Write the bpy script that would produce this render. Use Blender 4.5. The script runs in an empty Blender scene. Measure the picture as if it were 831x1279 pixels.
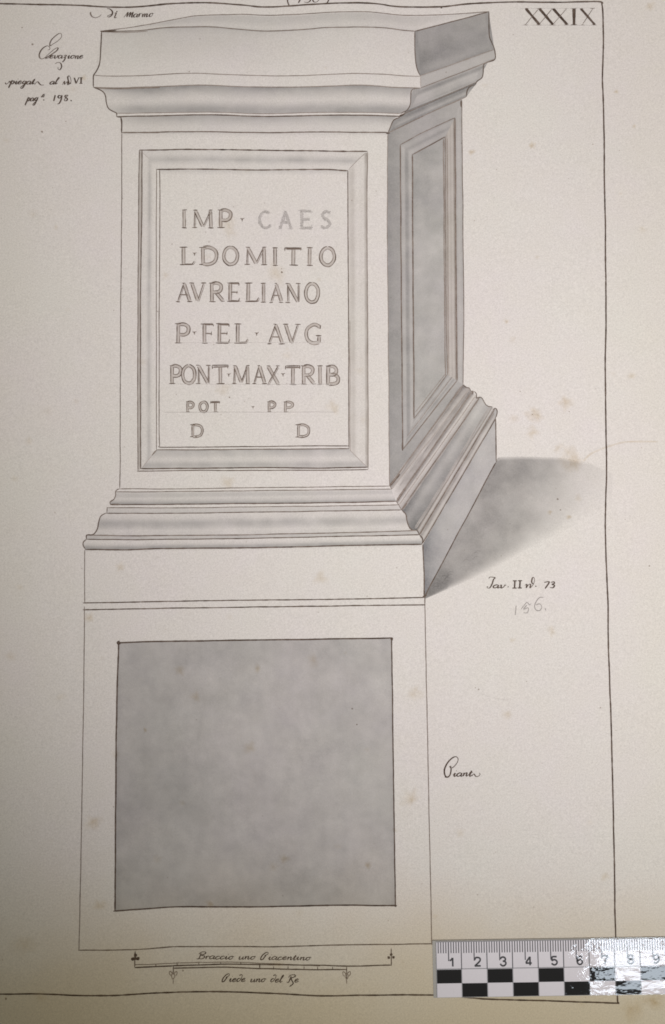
import bpy, math, random
import numpy as np
from mathutils import Matrix, Vector, noise as mnoise
random.seed(7)
C = bpy.context.scene
COL = C.collection

# ------------------------------------------------------------------ camera, world, lamps, exposure
IW, IH = 831.0, 1279.0           # working units of the drawing (one unit is about 0.32 mm)
F = 1150.0                       # focal length in those units
H = 0.371                        # camera height above the sheet, metres
TILT = math.radians(3.3)
CAM = np.array([0.0, -H*math.tan(TILT), H])
ct, st = math.cos(TILT), math.sin(TILT)
ROT = np.array([[1, 0, 0], [0, ct, -st], [0, st, ct]])

cam = bpy.data.objects.new('camera', bpy.data.cameras.new('camera'))
COL.objects.link(cam)
cam.location = CAM; cam.rotation_euler = (TILT, 0, 0)
cam.data.sensor_fit = 'VERTICAL'; cam.data.sensor_height = 24.0
cam.data.lens = 24.0*F/IH
cam.data.clip_start = 0.01; cam.data.clip_end = 100
C.camera = cam

world = bpy.data.worlds.new('World'); C.world = world; world.use_nodes = True
bg = world.node_tree.nodes['Background']
bg.inputs[0].default_value = (1.0, 0.86, 0.50, 1); bg.inputs[1].default_value = 0.115

C.view_settings.view_transform = 'Standard'; C.view_settings.look = 'None'
C.cycles.pixel_filter_type = 'BLACKMAN_HARRIS'; C.cycles.filter_width = 1.75
C.view_settings.exposure = 0.0; C.view_settings.gamma = 1.0

def height(x, y):
    """gentle cockling of the old sheet, metres"""
    press = 1/(1+np.exp((x-0.02)/-0.006)) * 1/(1+np.exp((y+0.150)/0.006))      # the ruler presses the sheet flat
    return (1-press)*(0.0007*np.sin(x*38+1.0)*np.cos(y*23+0.4) + 0.0005*np.sin(x*21-y*33+2.0)
            + 0.0004*np.sin(x*90+0.5)*np.exp(-((y-0.19)/0.05)**2)
            + 0.0004*np.sin(x*80+1.2)*np.exp(-((y+0.19)/0.04)**2))

def to_world(px, py, lift):
    """a point of the drawing -> its place on the cockled sheet, raised by lift"""
    px = np.asarray(px, float); py = np.asarray(py, float)
    d = np.stack([(px-IW/2)/F, -(py-IH/2)/F, -np.ones_like(px)], -1) @ ROT.T
    z = np.zeros_like(px)
    for _ in range(4):
        t = (z-CAM[2])/d[..., 2]
        x = CAM[0]+t*d[..., 0]; y = CAM[1]+t*d[..., 1]
        z = height(x, y)
    return np.stack([x, y, z+lift], -1)

def at(px, py, lift=0.0):
    return Vector(to_world([px], [py], 0)[0]) + Vector((0, 0, lift))

def aim(o, target):
    o.rotation_euler = (Vector(target)-o.location).to_track_quat('-Z', 'Y').to_euler()

# added key spot: cone falloff stands in for the photographer's shadow at lower left
kd = bpy.data.lights.new('key_spot', 'SPOT'); key = bpy.data.objects.new('key_spot', kd); COL.objects.link(key)
kd.energy = 22.4; kd.color = (1.0, 0.963, 0.95); kd.spot_size = 1.52; kd.spot_blend = 1.0; kd.shadow_soft_size = 0.06
key.location = (-0.023, -0.201, 0.72); aim(key, (0.236, 0.255, 0))
# small cool ceiling panel whose reflection glares on the laminated ruler
gd = bpy.data.lights.new('ceiling_panel', 'AREA'); glare = bpy.data.objects.new('ceiling_panel', gd); COL.objects.link(glare)
gd.shape = 'RECTANGLE'; gd.color = (0.80, 0.90, 1.0)
ZP = 1.3
cm = Vector((CAM[0], CAM[1], -CAM[2]))
def mirror(px, py):
    p = at(px, py); return cm + (p-cm)*((ZP+CAM[2])/(p.z+CAM[2]))
g0, g1 = mirror(738, 1140), mirror(960, 1238)
glare.location = (g0+g1)/2; glare.location.z = ZP
gd.size = abs(g1.x-g0.x); gd.size_y = abs(g1.y-g0.y)
gd.energy = 2.7

# ------------------------------------------------------------------ materials
def nodes(m):
    m.use_nodes = True
    return m.node_tree.nodes, m.node_tree.links

def math_node(N, L, op, a, b=None, clamp=False):
    n = N.new('ShaderNodeMath'); n.operation = op; n.use_clamp = clamp
    for i, v in enumerate((a, b)):
        if v is None: continue
        if hasattr(v, 'links'): L.new(v, n.inputs[i])
        else: n.inputs[i].default_value = v
    return n.outputs[0]

def noise_node(N, L, vec, scale, detail=3, rough=0.55):
    n = N.new('ShaderNodeTexNoise'); n.inputs['Scale'].default_value = scale
    n.inputs['Detail'].default_value = detail; n.inputs['Roughness'].default_value = rough
    L.new(vec, n.inputs['Vector']); return n.outputs['Fac']

def mixcol(N, L, blend, fac, a, b):
    n = N.new('ShaderNodeMix'); n.data_type = 'RGBA'; n.blend_type = blend
    for s, v in ((0, fac), (6, a), (7, b)):
        if hasattr(v, 'links'): L.new(v, n.inputs[s])
        elif s == 0: n.inputs[0].default_value = v
        else: n.inputs[s].default_value = (*v, 1)
    return n.outputs[2]

YB = float(at(400, 1241).y)      # where the lower border line runs
def paper_material(name, rough=0.9):
    m = bpy.data.materials.new(name); N, L = nodes(m); b = N['Principled BSDF']
    tc = N.new('ShaderNodeTexCoord').outputs['Object']
    sep = N.new('ShaderNodeSeparateXYZ'); L.new(tc, sep.inputs[0])
    n_big = noise_node(N, L, tc, 19, 5)
    n_mid = noise_node(N, L, tc, 90, 4)
    n_fine = noise_node(N, L, tc, 1500, 3, 0.7)
    n_grain = noise_node(N, L, tc, 2600, 2, 0.8)
    # rag paper, slightly mottled
    r = N.new('ShaderNodeMapRange'); L.new(n_big, r.inputs[0]); r.inputs[1].default_value = 0.35; r.inputs[2].default_value = 0.65
    col = mixcol(N, L, 'MIX', r.outputs[0], (0.740, 0.692, 0.697), (0.732, 0.706, 0.680))
    r = N.new('ShaderNodeMapRange'); L.new(n_mid, r.inputs[0]); r.inputs[1].default_value = 0.35; r.inputs[2].default_value = 0.72
    col = mixcol(N, L, 'MIX', math_node(N, L, 'MULTIPLY', r.outputs[0], 0.5), col, (0.728, 0.688, 0.655))
    # handling brown along the foot and outer margin of the leaf
    foot = N.new('ShaderNodeMapRange'); foot.interpolation_type = 'SMOOTHSTEP'
    L.new(math_node(N, L, 'ADD', sep.outputs[1], math_node(N, L, 'MULTIPLY', math_node(N, L, 'SUBTRACT', n_big, 0.5), 0.05)), foot.inputs[0])
    foot.inputs[1].default_value = YB+0.060; foot.inputs[2].default_value = YB-0.016; foot.inputs[3].default_value = 0.0; foot.inputs[4].default_value = 0.95
    col = mixcol(N, L, 'MIX', foot.outputs[0], col, (0.66, 0.575, 0.415))
    side = N.new('ShaderNodeMapRange'); side.interpolation_type = 'SMOOTHSTEP'
    L.new(sep.outputs[0], side.inputs[0]); side.inputs[1].default_value = 0.09; side.inputs[2].default_value = 0.20; side.inputs[4].default_value = 0.6
    col = mixcol(N, L, 'MIX', side.outputs[0], col, (0.685, 0.655, 0.54))
    side2 = N.new('ShaderNodeMapRange'); side2.interpolation_type = 'SMOOTHSTEP'
    L.new(sep.outputs[0], side2.inputs[0]); side2.inputs[1].default_value = -0.10; side2.inputs[2].default_value = -0.17; side2.inputs[4].default_value = 0.45
    col = mixcol(N, L, 'MIX', side2.outputs[0], col, (0.66, 0.63, 0.56))
    # fibre grain
    g = math_node(N, L, 'ADD', math_node(N, L, 'MULTIPLY', math_node(N, L, 'SUBTRACT', n_fine, 0.5), 0.48),
                  math_node(N, L, 'MULTIPLY', math_node(N, L, 'SUBTRACT', n_grain, 0.5), 0.42))
    g = math_node(N, L, 'ADD', g, 1.0)
    cg = N.new('ShaderNodeCombineColor'); [L.new(g, cg.inputs[i]) for i in range(3)]
    col = mixcol(N, L, 'MULTIPLY', 1.0, col, cg.outputs[0])
    # pigment laid on the paper
    at_ = N.new('ShaderNodeAttribute'); at_.attribute_name = 'tint'
    n_p = noise_node(N, L, tc, 260, 6, 0.65)
    n_c = noise_node(N, L, tc, 45, 4, 0.6)
    ex = math_node(N, L, 'ADD', math_node(N, L, 'MULTIPLY', math_node(N, L, 'SUBTRACT', n_p, 0.5), 0.45), 1.0)
    ex = math_node(N, L, 'ADD', ex, math_node(N, L, 'MULTIPLY', math_node(N, L, 'SUBTRACT', n_c, 0.5), 0.14))
    ex = math_node(N, L, 'ADD', ex, math_node(N, L, 'MULTIPLY', math_node(N, L, 'SUBTRACT', n_fine, 0.5), 1.1))
    gm = N.new('ShaderNodeGamma'); L.new(at_.outputs['Color'], gm.inputs[0]); L.new(ex, gm.inputs[1])
    col = mixcol(N, L, 'MULTIPLY', 1.0, col, gm.outputs[0])
    L.new(col, b.inputs['Base Color'])
    b.inputs['Roughness'].default_value = rough; b.inputs['Specular IOR Level'].default_value = 0.15
    bp = N.new('ShaderNodeBump'); bp.inputs['Strength'].default_value = 0.35; bp.inputs['Distance'].default_value = 0.0001
    L.new(math_node(N, L, 'ADD', n_fine, math_node(N, L, 'MULTIPLY', n_mid, 2.0)), bp.inputs['Height']); L.new(bp.outputs[0], b.inputs['Normal'])
    return m
M_PAPER = paper_material('rag_paper'); M_WASH = paper_material('grey_wash_on_paper'); M_INK = paper_material('iron_gall_ink', 0.8)

T_WASH = np.array([0.535, 0.542, 0.552]); T_WARM = np.array([0.60, 0.58, 0.56])
T_INK = np.array([0.125, 0.092, 0.075]); T_GREYINK = np.array([0.20, 0.158, 0.135]); T_PENCIL = np.array([0.42, 0.41, 0.41]); T_FOX = np.array([0.72, 0.62, 0.48])

def stain_material():
    """a stain soaks the sheet: it tints what lies under it (light passes it twice, hence the square root)"""
    m = bpy.data.materials.new('age_stain'); N, L = nodes(m); N.remove(N['Principled BSDF'])
    a = N.new('ShaderNodeAttribute'); a.attribute_name = 'tint'
    tc = N.new('ShaderNodeTexCoord').outputs['Object']; n = noise_node(N, L, tc, 320, 4, .6)
    g = N.new('ShaderNodeGamma'); L.new(a.outputs['Color'], g.inputs[0]); L.new(math_node(N, L, 'MULTIPLY', n, 1.0), g.inputs[1])
    t = N.new('ShaderNodeBsdfTransparent'); L.new(g.outputs[0], t.inputs[0]); L.new(t.outputs[0], N['Material Output'].inputs[0])
    return m
M_STAIN = stain_material()

# ------------------------------------------------------------------ mesh building on the sheet
def fbm(x, y, s=1.0, seed=0.0):
    return mnoise.fractal(Vector((x*s, y*s, seed)), 1.0, 2.0, 4)

def tide(x, y, s, seed):
    """thin darker rims where a wash dried"""
    return math.exp(-(fbm(x, y, s, seed)/.035)**2)

LEVEL = {'paper': 0.0, 'wash': 0.00006, 'wash2': 0.00009, 'wash3': 0.00012, 'ink': 0.00016, 'stain': 0.0003}
class Sheet:
    """collects wash patches and ink strokes, in drawing units, into one mesh"""
    count = 0
    def __init__(s, level):
        s.v = []; s.t = []; s.f = []; s.lift = LEVEL[level]; s.n = 0
        Sheet.count += 1
        s.base = s.lift + (Sheet.count % 40)*0.0000006
    def patch(s, A, B, prof, T=T_WASH, step=3.0, rough=0.10, fn=None, seed=None, curved=True):
        A = resample(A, curved); B = resample(B, curved)
        LA = length(A); LB = length(B)
        n = max(2, int(max(LA, LB)/step)+1)
        w = max(np.hypot(*(A[i]-B[j])) for i, j in ((0, 0), (-1, -1), (len(A)//2, len(B)//2)))
        m = max(2, int(w/min(step, 2.0))+1) if not callable(prof) else max(2, int(w/step)+1)
        a = take(A, n); b = take(B, n)
        k0 = sum(len(q) for q in s.v); P = []; D = []
        sd = seed if seed is not None else random.random()*50
        vs = [j/(m-1) for j in range(m)]
        for i in range(n):
            u = i/(n-1)
            for vv in vs:
                x, y = a[i]*(1-vv)+b[i]*vv
                d = prof(u, vv, x, y) if callable(prof) else np.interp(vv, [q[0] for q in prof], [q[1] for q in prof])
                d *= 1+rough*1.1*fbm(x, y, 0.045, sd)
                if fn: d = fn(d, u, vv, x, y)
                P.append((x, y, s.n*0.0000004)); D.append(max(0.0, d))
        s.n += 1
        s.v.append(np.array(P)); s.t.append(np.power(T[None, :], np.array(D)[:, None]))
        for i in range(n-1):
            for j in range(m-1):
                s.f.append((k0+i*m+j, k0+i*m+j+1, k0+(i+1)*m+j+1, k0+(i+1)*m+j))
    def stroke(s, pts, w=1.4, d=1.0, T=T_INK, curved=True, wob=0.25, pen=None, taper=0.5, step=1.6, vary=0.25):
        P = resample(pts, curved); Lh = length(P)
        n = max(3, int(Lh/step)+2); P = take(P, n)
        sd = random.random()*100
        if wob:
            P = P + np.array([[fbm(i*0.02*step, 0, 1, sd), fbm(i*0.02*step, 9, 1, sd)] for i in range(n)])*wob*1.6
        tg = np.gradient(P, axis=0); tg /= (np.hypot(tg[:, 0], tg[:, 1])[:, None]+1e-9)
        nm = np.stack([-tg[:, 1], tg[:, 0]], 1)
        k0 = sum(len(q) for q in s.v); V = []; D = []
        for i in range(n):
            ww = w*(1+vary*fbm(i*0.12*step, 3, 1, sd))
            if pen:                               # pen = hairline width; full width on downstrokes
                ww = 1.14*(pen+(w-pen)*max(0.0, tg[i, 1])**1.2)
            e = min(i, n-1-i)
            if taper and e < 2: ww *= 1-taper*(1-e/2)
            dd = d*(1+vary*1.1*fbm(i*0.05*step, 5, 1, sd))
            for q in (-1, 1):
                V.append((*(P[i]+nm[i]*q*ww/2), s.n*0.0000004+i*0.00000012)); D.append(max(0.05, dd))
        s.n += 1
        s.v.append(np.array(V)); s.t.append(np.power(T[None, :], np.array(D)[:, None]))
        for i in range(n-1):
            s.f.append((k0+2*i, k0+2*i+2, k0+2*i+3, k0+2*i+1))
    def blot(s, x, y, r, d=1.0, T=T_INK, soft=False, ell=1.0, ang=0.0, irr=0.25):
        k0 = sum(len(q) for q in s.v); rings = 6 if soft else 2; m = 22 if soft else 10; sd = random.random()*90
        V = [(x, y, s.n*0.0000004)]; D = [d]
        for k in range(1, rings+1):
            for j in range(m):
                a = 2*math.pi*j/m; f = k/rings
                rr = r*f*(1+irr*1.6*fbm(math.cos(a), math.sin(a), 1.3, sd))
                dx, dy = rr*math.cos(a), rr*math.sin(a)*ell
                V.append((x+dx*math.cos(ang)-dy*math.sin(ang), y+dx*math.sin(ang)+dy*math.cos(ang), s.n*0.0000004))
                D.append(max(0.0, d*(1-f)**1.1*(1+0.7*fbm(x+dx, y+dy, 0.2, sd))) if soft else d)
        for j in range(m): s.f.append((k0, k0+1+j, k0+1+(j+1) % m))
        for k in range(rings-1):
            for j in range(m):
                a0 = k0+1+k*m; s.f.append((a0+j, a0+m+j, a0+m+(j+1) % m, a0+(j+1) % m))
        s.n += 1
        s.v.append(np.array(V)); s.t.append(np.power(T[None, :], np.array(D)[:, None]))
    def build(s, name, mat, parent, label=None, stuff=False):
        V = np.concatenate(s.v); T = np.concatenate(s.t)
        W = to_world(V[:, 0], V[:, 1], s.base); W[:, 2] += V[:, 2]
        return link_mesh(name, W, s.f, mat, parent, T, label, stuff)

def link_mesh(name, W, faces, mat, parent, T=None, label=None, stuff=False):
    me = bpy.data.meshes.new(name)
    # faces must look up
    F2 = []
    for f in faces:
        a, b, c = W[f[0]], W[f[1]], W[f[2]]
        cr = (b[0]-a[0])*(c[1]-a[1])-(b[1]-a[1])*(c[0]-a[0])
        F2.append(f if cr >= 0 else tuple(reversed(f)))
    me.from_pydata(W.tolist(), [], F2); me.update()
    me.shade_smooth()
    if T is not None:
        at_ = me.color_attributes.new('tint', 'FLOAT_COLOR', 'POINT')
        rgba = np.ones((len(W), 4), np.float32); rgba[:, :3] = T
        at_.data.foreach_set('color', rgba.ravel())
    me.materials.append(mat)
    o = bpy.data.objects.new(name, me); COL.objects.link(o)
    if parent: o.parent = parent
    if label: o['label'] = label
    if stuff: o['kind'] = 'stuff'
    return o

def length(P): return float(np.sum(np.hypot(*np.diff(P, axis=0).T)))
def resample(pts, curved=True):
    P = np.array(pts, float)
    if len(P) < 3 or not curved: return P
    Q = np.vstack([2*P[0]-P[1], P, 2*P[-1]-P[-2]]); out = []
    for i in range(1, len(Q)-2):
        p0, p1, p2, p3 = Q[i-1], Q[i], Q[i+1], Q[i+2]
        for t in np.linspace(0, 1, 8, endpoint=False):
            out.append(0.5*((2*p1)+(-p0+p2)*t+(2*p0-5*p1+4*p2-p3)*t*t+(-p0+3*p1-3*p2+p3)*t**3))
    out.append(P[-1]); return np.array(out)
def take(P, n):
    L = np.concatenate([[0], np.cumsum(np.hypot(*np.diff(P, axis=0).T))])
    q = np.linspace(0, L[-1], n)
    return np.stack([np.interp(q, L, P[:, 0]), np.interp(q, L, P[:, 1])], 1)
def clipx(line, x0, x1):
    """part of a left-to-right curve between two x values"""
    P = resample(line); q = np.linspace(x0, x1, max(2, int((x1-x0)/6)+1))
    return np.stack([q, np.interp(q, P[:, 0], P[:, 1])], 1)

# ------------------------------------------------------------------ table and sheet
def table():
    m = bpy.data.materials.new('table_wood'); N, L = nodes(m); b = N['Principled BSDF']
    tc = N.new('ShaderNodeTexCoord').outputs['Object']
    w = N.new('ShaderNodeTexWave'); w.inputs['Scale'].default_value = 12; w.inputs['Distortion'].default_value = 9; L.new(tc, w.inputs[0])
    col = mixcol(N, L, 'MIX', w.outputs['Fac'], (0.16, 0.09, 0.05), (0.24, 0.145, 0.08)); L.new(col, b.inputs['Base Color'])
    b.inputs['Roughness'].default_value = 0.45
    x, y = 0.7, 0.5; z0, z1 = -0.034, -0.004
    V = np.array([(sx*x, sy*y, z) for z in (z0, z1) for sx, sy in ((-1, -1), (1, -1), (1, 1), (-1, 1))])
    f = [(4, 5, 6, 7), (0, 3, 2, 1)]+[(i, (i+1) % 4, 4+(i+1) % 4, 4+i) for i in range(4)]
    me = bpy.data.meshes.new('table_top'); me.from_pydata(V.tolist(), [], f); me.materials.append(m)
    o = bpy.data.objects.new('table_top', me); COL.objects.link(o); o['kind'] = 'structure'
table()

sheet = bpy.data.objects.new('drawing_sheet', None); COL.objects.link(sheet)
sheet['label'] = 'large yellowed paper sheet with an ink and grey wash drawing of an inscribed stone pedestal'
sheet['category'] = 'drawing'

def build_paper():
    x0, x1, y0, y1 = -150, 985, -170, 1440; st_ = 4.0
    nx = int((x1-x0)/st_)+1; ny = int((y1-y0)/st_)+1
    gx, gy = np.meshgrid(np.linspace(x0, x1, nx), np.linspace(y0, y1, ny))
    top = to_world(gx.ravel(), gy.ravel(), 0)
    bot = top.copy(); bot[:, 2] -= 0.0003
    n = nx*ny; W = np.vstack([top, bot])
    idx = np.arange(n).reshape(ny, nx)
    q = np.stack([idx[:-1, :-1], idx[1:, :-1], idx[1:, 1:], idx[:-1, 1:]], -1).reshape(-1, 4)
    F_ = [tuple(r) for r in q.tolist()] + [tuple(reversed([n+a for a in r])) for r in q.tolist()]
    ring = list(idx[0, :])+list(idx[1:, -1])+list(idx[-1, -2::-1])+list(idx[-2:0:-1, 0])
    for i in range(len(ring)):
        a, b = int(ring[i]), int(ring[(i+1) % len(ring)]); F_.append((a, b, n+b, n+a))
    me = bpy.data.meshes.new('paper'); me.from_pydata(W.tolist(), [], F_); me.update(); me.shade_smooth()
    a_ = me.color_attributes.new('tint', 'FLOAT_COLOR', 'POINT'); a_.data.foreach_set('color', np.ones(len(W)*4, np.float32))
    me.materials.append(M_PAPER)
    o = bpy.data.objects.new('paper', me); COL.objects.link(o); o.parent = sheet
build_paper()

# ------------------------------------------------------------------ ruled border of the plate
s = Sheet('ink')
s.stroke([(-60, 3), (0, 4.5), (50, 6), (100, 7), (129, 9), (158, 9.3), (187, 7.5), (220, 4.5), (260, 3.8), (300, 6.3), (330, 9), (359, 7.8), (388, 6),
          (416, 4.5), (450, 3.9), (475, 5.5), (499, 8.5), (551, 8.8), (581, 5.6), (615, 3.8), (640, 2.9), (695, 3.3), (735, 2.4), (750, 2.6), (753, 5)], 1.9, 0.85, taper=0, vary=.3)
s.stroke([(751.5, 3), (753.2, 20), (753.7, 55), (752.5, 100), (753.8, 130), (755, 220), (756.5, 320), (757, 400), (756, 462), (757.5, 587), (756, 665), (759.2, 744), (759.8, 800),
          (763, 894), (765.5, 987), (767.4, 1081), (769, 1175), (771.5, 1252.5)], 1.8, 0.9, taper=0, vary=.3)
s.stroke([(-60, 1241), (0, 1241.4), (48, 1241.4), (96, 1243.3), (135, 1243.5), (168, 1242), (200, 1240), (270, 1238.4), (340, 1240.7), (398, 1243.6), (455, 1243),
          (542, 1242.7), (585, 1246), (612, 1248), (690, 1250), (767, 1252.7), (772, 1252)], 1.6, 0.85, taper=0, vary=.4)
s.blot(551.5, 9.7, 1.3)
s.build('border_line', M_INK, sheet)

# ------------------------------------------------------------------ curves of the pedestal elevation
BACK = [(127, 39), (158, 35.4), (187, 30.3), (210, 26), (230, 22.3), (250, 19.5), (300, 18.3), (330, 19.5), (359, 18.8), (388, 17.3), (416, 15.2), (450, 14.9), (468, 15.5), (503, 19.3), (536, 19.5), (572, 17.8), (610.5, 14.7)]
TOP = [(127, 39.5), (158, 39), (175, 38.3), (201, 35.4), (220, 34.2), (250, 33.6), (270, 34.2), (300, 37), (330, 39), (359, 38.3), (388, 36.4), (409, 34.7), (450, 34), (481, 35), (503, 37.9), (518.5, 39.3)]
L2 = [(117.6, 94.2), (136, 95.4), (158, 95.4), (187, 94.2), (220, 92.1), (245, 91.7), (280, 93), (330, 95), (380, 94.5), (416, 92.8), (445, 92), (481, 93.1), (503, 94.9), (525, 95.4)]
L3 = [(117, 109.3), (148, 110), (172, 109.2), (200, 108.3), (250, 106.5), (290, 108), (325, 109), (370, 109), (416, 107.7), (445, 106.6), (470, 107.5), (493, 109.4), (525.5, 110.2)]
L4 = [(146, 142), (200, 141.2), (260, 140.3), (330, 142.2), (400, 140.8), (460, 140.8), (500.5, 142)]
L5 = [(146, 146), (200, 144.8), (260, 143.6), (330, 145.8), (400, 144.3), (460, 144.2), (500.5, 145.6)]
L6 = [(152.5, 165.8), (200, 165.2), (260, 164.8), (330, 166), (400, 165.1), (460, 165.6), (485, 165.9)]
W = Sheet('wash')
# receding top of the crown, crown hollow, fascia
W.patch(BACK, TOP+[(544.5, 32.5), (578, 23.8), (610.5, 15)], [(0, .12), (.12, .42), (.4, .38), (.8, .15), (1, .3)], fn=lambda d, u, v, x, y: d*min(1, max(0, (x-150)/60))*(1 if x < 500 else max(.5, 1-(x-500)/150)))
W.patch(TOP, L2, [(0, .5), (.03, .30), (.15, .20), (.5, .12), (.8, .05), (1, .02)], fn=lambda d, u, v, x, y: d*(0.55+0.9*math.exp(-((x-250)/120)**2)))
W.patch(L2, L3, [(0, .1), (.2, .03), (1, .02)])
# big cyma of the cornice, light fillet, neck hollow
def lower_left(u): return 117+(146-117)*u
cyL = [(117.4, 109.3), (124, 111.9), (129.5, 115.5), (132.2, 121), (133, 128), (136, 136), (144.5, 140.8), (146, 142)]
cyR = [(525, 110.2), (515, 112.2), (513, 121.3), (512.6, 130), (508.7, 137.5), (500.5, 142)]
def between(Lc, Rc, top, bot, prof, fn=None, T=T_WASH, wd=None, rough=.10):
    """patch with curved left and right ends: stacked rows follow top->bottom while the ends follow the moulding profile"""
    l = take(resample(Lc), 14); r = take(resample(Rc), 14); t = resample(top); b = resample(bot)
    def row(k):
        f = k/13; q = np.linspace(0, 1, 40); xs = l[k, 0]*(1-q)+r[k, 0]*q
        yt = np.interp(xs, t[:, 0], t[:, 1]); yb = np.interp(xs, b[:, 0], b[:, 1])
        fl = (l[k, 1]-l[0, 1])/(l[-1, 1]-l[0, 1]+1e-9); fr = (r[k, 1]-r[0, 1])/(r[-1, 1]-r[0, 1]+1e-9)
        ff = fl*(1-q)+fr*q
        return np.stack([xs, yt*(1-ff)+yb*ff], 1), fl
    sd = random.random()*40
    for k in range(13):
        (A, fa), (B, fb) = row(k), row(k+1)
        da, db = (np.interp(z, [p[0] for p in prof], [p[1] for p in prof]) for z in (fa, fb))
        (wd or W).patch(A, B, lambda u, v, x, y: da*(1-v)+db*v, T=T, curved=False, fn=fn, seed=sd, rough=rough)
endfade = lambda d, u, v, x, y: 1.12*d*min(1, .35+(u*380)/60)*(1+.25*fbm(x, y*3, .03, 4.4))
between(cyL, cyR, L3, L4, [(0, 1.1), (.07, .9), (.22, .5), (.4, .2), (.55, .12), (.68, .35), (.82, .75), (.95, .85), (1, .7)], fn=endfade)
W.patch(L4, L5, [(0, 0), (1, 0)], T=T_WASH)
neL = [(151.3, 146.8), (152.3, 152), (152.5, 165.8)]; neR = [(499, 147), (492.5, 149.5), (489.2, 155), (485, 165.8)]
between(neL, neR, L5, L6, [(0, .75), (.2, .62), (.45, .35), (.7, .15), (1, .12)], fn=endfade)
W.patch([(153, 166.5), (200, 166), (330, 166.8), (484, 166.6)], [(153, 173), (484, 173)], [(0, .28), (.3, .08), (1, 0)])
# cornice on the shaded flank
side = lambda n0, n1, f0, f1, prof, **k: W.patch([n0, f0], [n1, f1], prof, curved=False, **k)
W.patch([(518.5, 39.3), (544.5, 32.5), (578, 23.8), (610.5, 14.9)], [(525, 95.2), (556, 84), (587, 72.5), (617.7, 62)],
        lambda u, v, x, y: 1.12+.22*math.exp(-((v-.62)/.2)**2)*(1-.5*u)-.18*math.exp(-((v-.9)/.12)**2)+.38*math.exp(-(u/.10)**2)*v+.25*math.exp(-((v-1)/.06)**2)+.12*(u > .96), rough=.16)
CROWN_FILL = True
W.patch([(518.3, 39.5), (518, 50), (518.3, 67), (520.6, 84.5), (525, 95)], [(522, 39), (522.5, 52), (523.5, 67), (524.5, 84), (526, 94.8)], lambda u, v, x, y: 1.3, rough=.1)
W.patch([(610, 15.2), (611, 43), (614, 53), (617.7, 62)], [(606, 17), (608, 43), (611, 54), (612, 63)], lambda u, v, x, y: 1.2*(1-v*.1), rough=.1)
side((525.5, 95.3), (526, 110), (617.7, 62), (618, 74.3), [(0, .8), (.15, .62), (.8, .58), (1, .8)])
W.patch([(525.8, 110), (572, 92), (609.4, 78)], [(508.5, 138), (555, 118.5), (596.5, 101.8)],
        lambda u, v, x, y: .7+.62*math.exp(-((v-.22)/.13)**2)-.12*math.exp(-((v-.45)/.1)**2)+.30*math.exp(-((v-.93)/.1)**2), rough=.2)
W.patch([(516, 112), (513, 121), (512.6, 130), (508.7, 137.5)], [(526, 110), (522, 117), (518, 126), (514, 135.3)], lambda u, v, x, y: 1.0, rough=.1)
W.patch([(604, 81.2), (603.6, 91), (602, 97.5), (596.5, 102)], [(609, 78), (598, 90), (596, 98), (590, 104.5)], lambda u, v, x, y: .75, rough=.1)
side((508, 138), (501, 145), (596.5, 101.8), (594, 106), [(0, 1.25), (.35, 2.1), (.8, 2.2), (1, 1.5)])
W.patch([(500.5, 145.2), (548, 125), (594, 105.8)], [(485.2, 165.8), (535, 142), (582.5, 121.3)],
        lambda u, v, x, y: 1.05+.5*math.exp(-((v-.15)/.18)**2)-.25*math.exp(-((v-.6)/.12)**2)+.35*math.exp(-((v-.88)/.14)**2)+.35*max(0, 1-u*3)*v, rough=.2)
W.patch([(499.3, 146.6), (492.5, 149.5), (489.2, 155), (485, 165.8)], [(501, 144.8), (497, 152), (492, 159), (485.6, 166)], lambda u, v, x, y: 1.25, rough=.1)
W.build('cornice', M_WASH, sheet, label='moulded cornice drawn with a hollow crown')
cornice = COL.objects['cornice']
I = Sheet('ink')
gi = dict(T=T_GREYINK)
I.stroke(BACK, 1.0, .75, **gi); I.stroke(TOP, 1.2, .75, **gi)
I.stroke([(127, 39.3), (145, 40.8), (165, 40.6), (185, 39)], 1.0, .5, **gi); I.stroke([(126, 39.4), (134, 39.4), (146, 38.6)], 2.2, .9)
I.stroke([(518.5, 39.3), (544.5, 32.5), (578, 23.8), (610.5, 14.9)], 1.3, .85, **gi)
I.stroke([(127, 39.5), (127, 45), (126.4, 58), (124.9, 78), (121.7, 87.4), (117.6, 94), (117, 97), (117, 109.2)], 1.5, .78)
I.stroke(L2, 1.0, .62, **gi); I.stroke(L3, 1.2, .55, **gi); I.stroke([(117, 109.2), (124, 110.2), (150, 111), (200, 109.6)], 1.6, .6, **gi)
I.stroke(cyL+[(146, 146.2)], 1.4, .75); I.stroke(cyR, 1.2, .7)
I.stroke(L4, .9, .6, **gi); I.stroke(L5, 1.5, .95, **gi); I.stroke([(145.8, 146), (152, 146.6)], 1.8, .8)
I.stroke([(151, 146.5), (152.2, 152), (152.4, 158), (152.2, 166)], 1.9, .8)
I.stroke(L6, 1.5, .85, **gi); I.stroke([(152, 166), (200, 165.8)], 1.5, .6)
I.stroke([(499.5, 146.8), (492.5, 149.5), (489.2, 155), (485, 165.8)], 1.2, .75)
I.stroke([(487, 166.5), (482, 166.6)], 2.2, .9); I.stroke([(498, 146), (506, 142)], 2.4, 1.0)
I.stroke([(518.3, 39.5), (518, 50), (518.3, 67), (520.6, 84.5), (525, 95)], 1.2, .7); I.stroke([(525.2, 95), (525.6, 110)], .7, .35, **gi)
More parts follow.
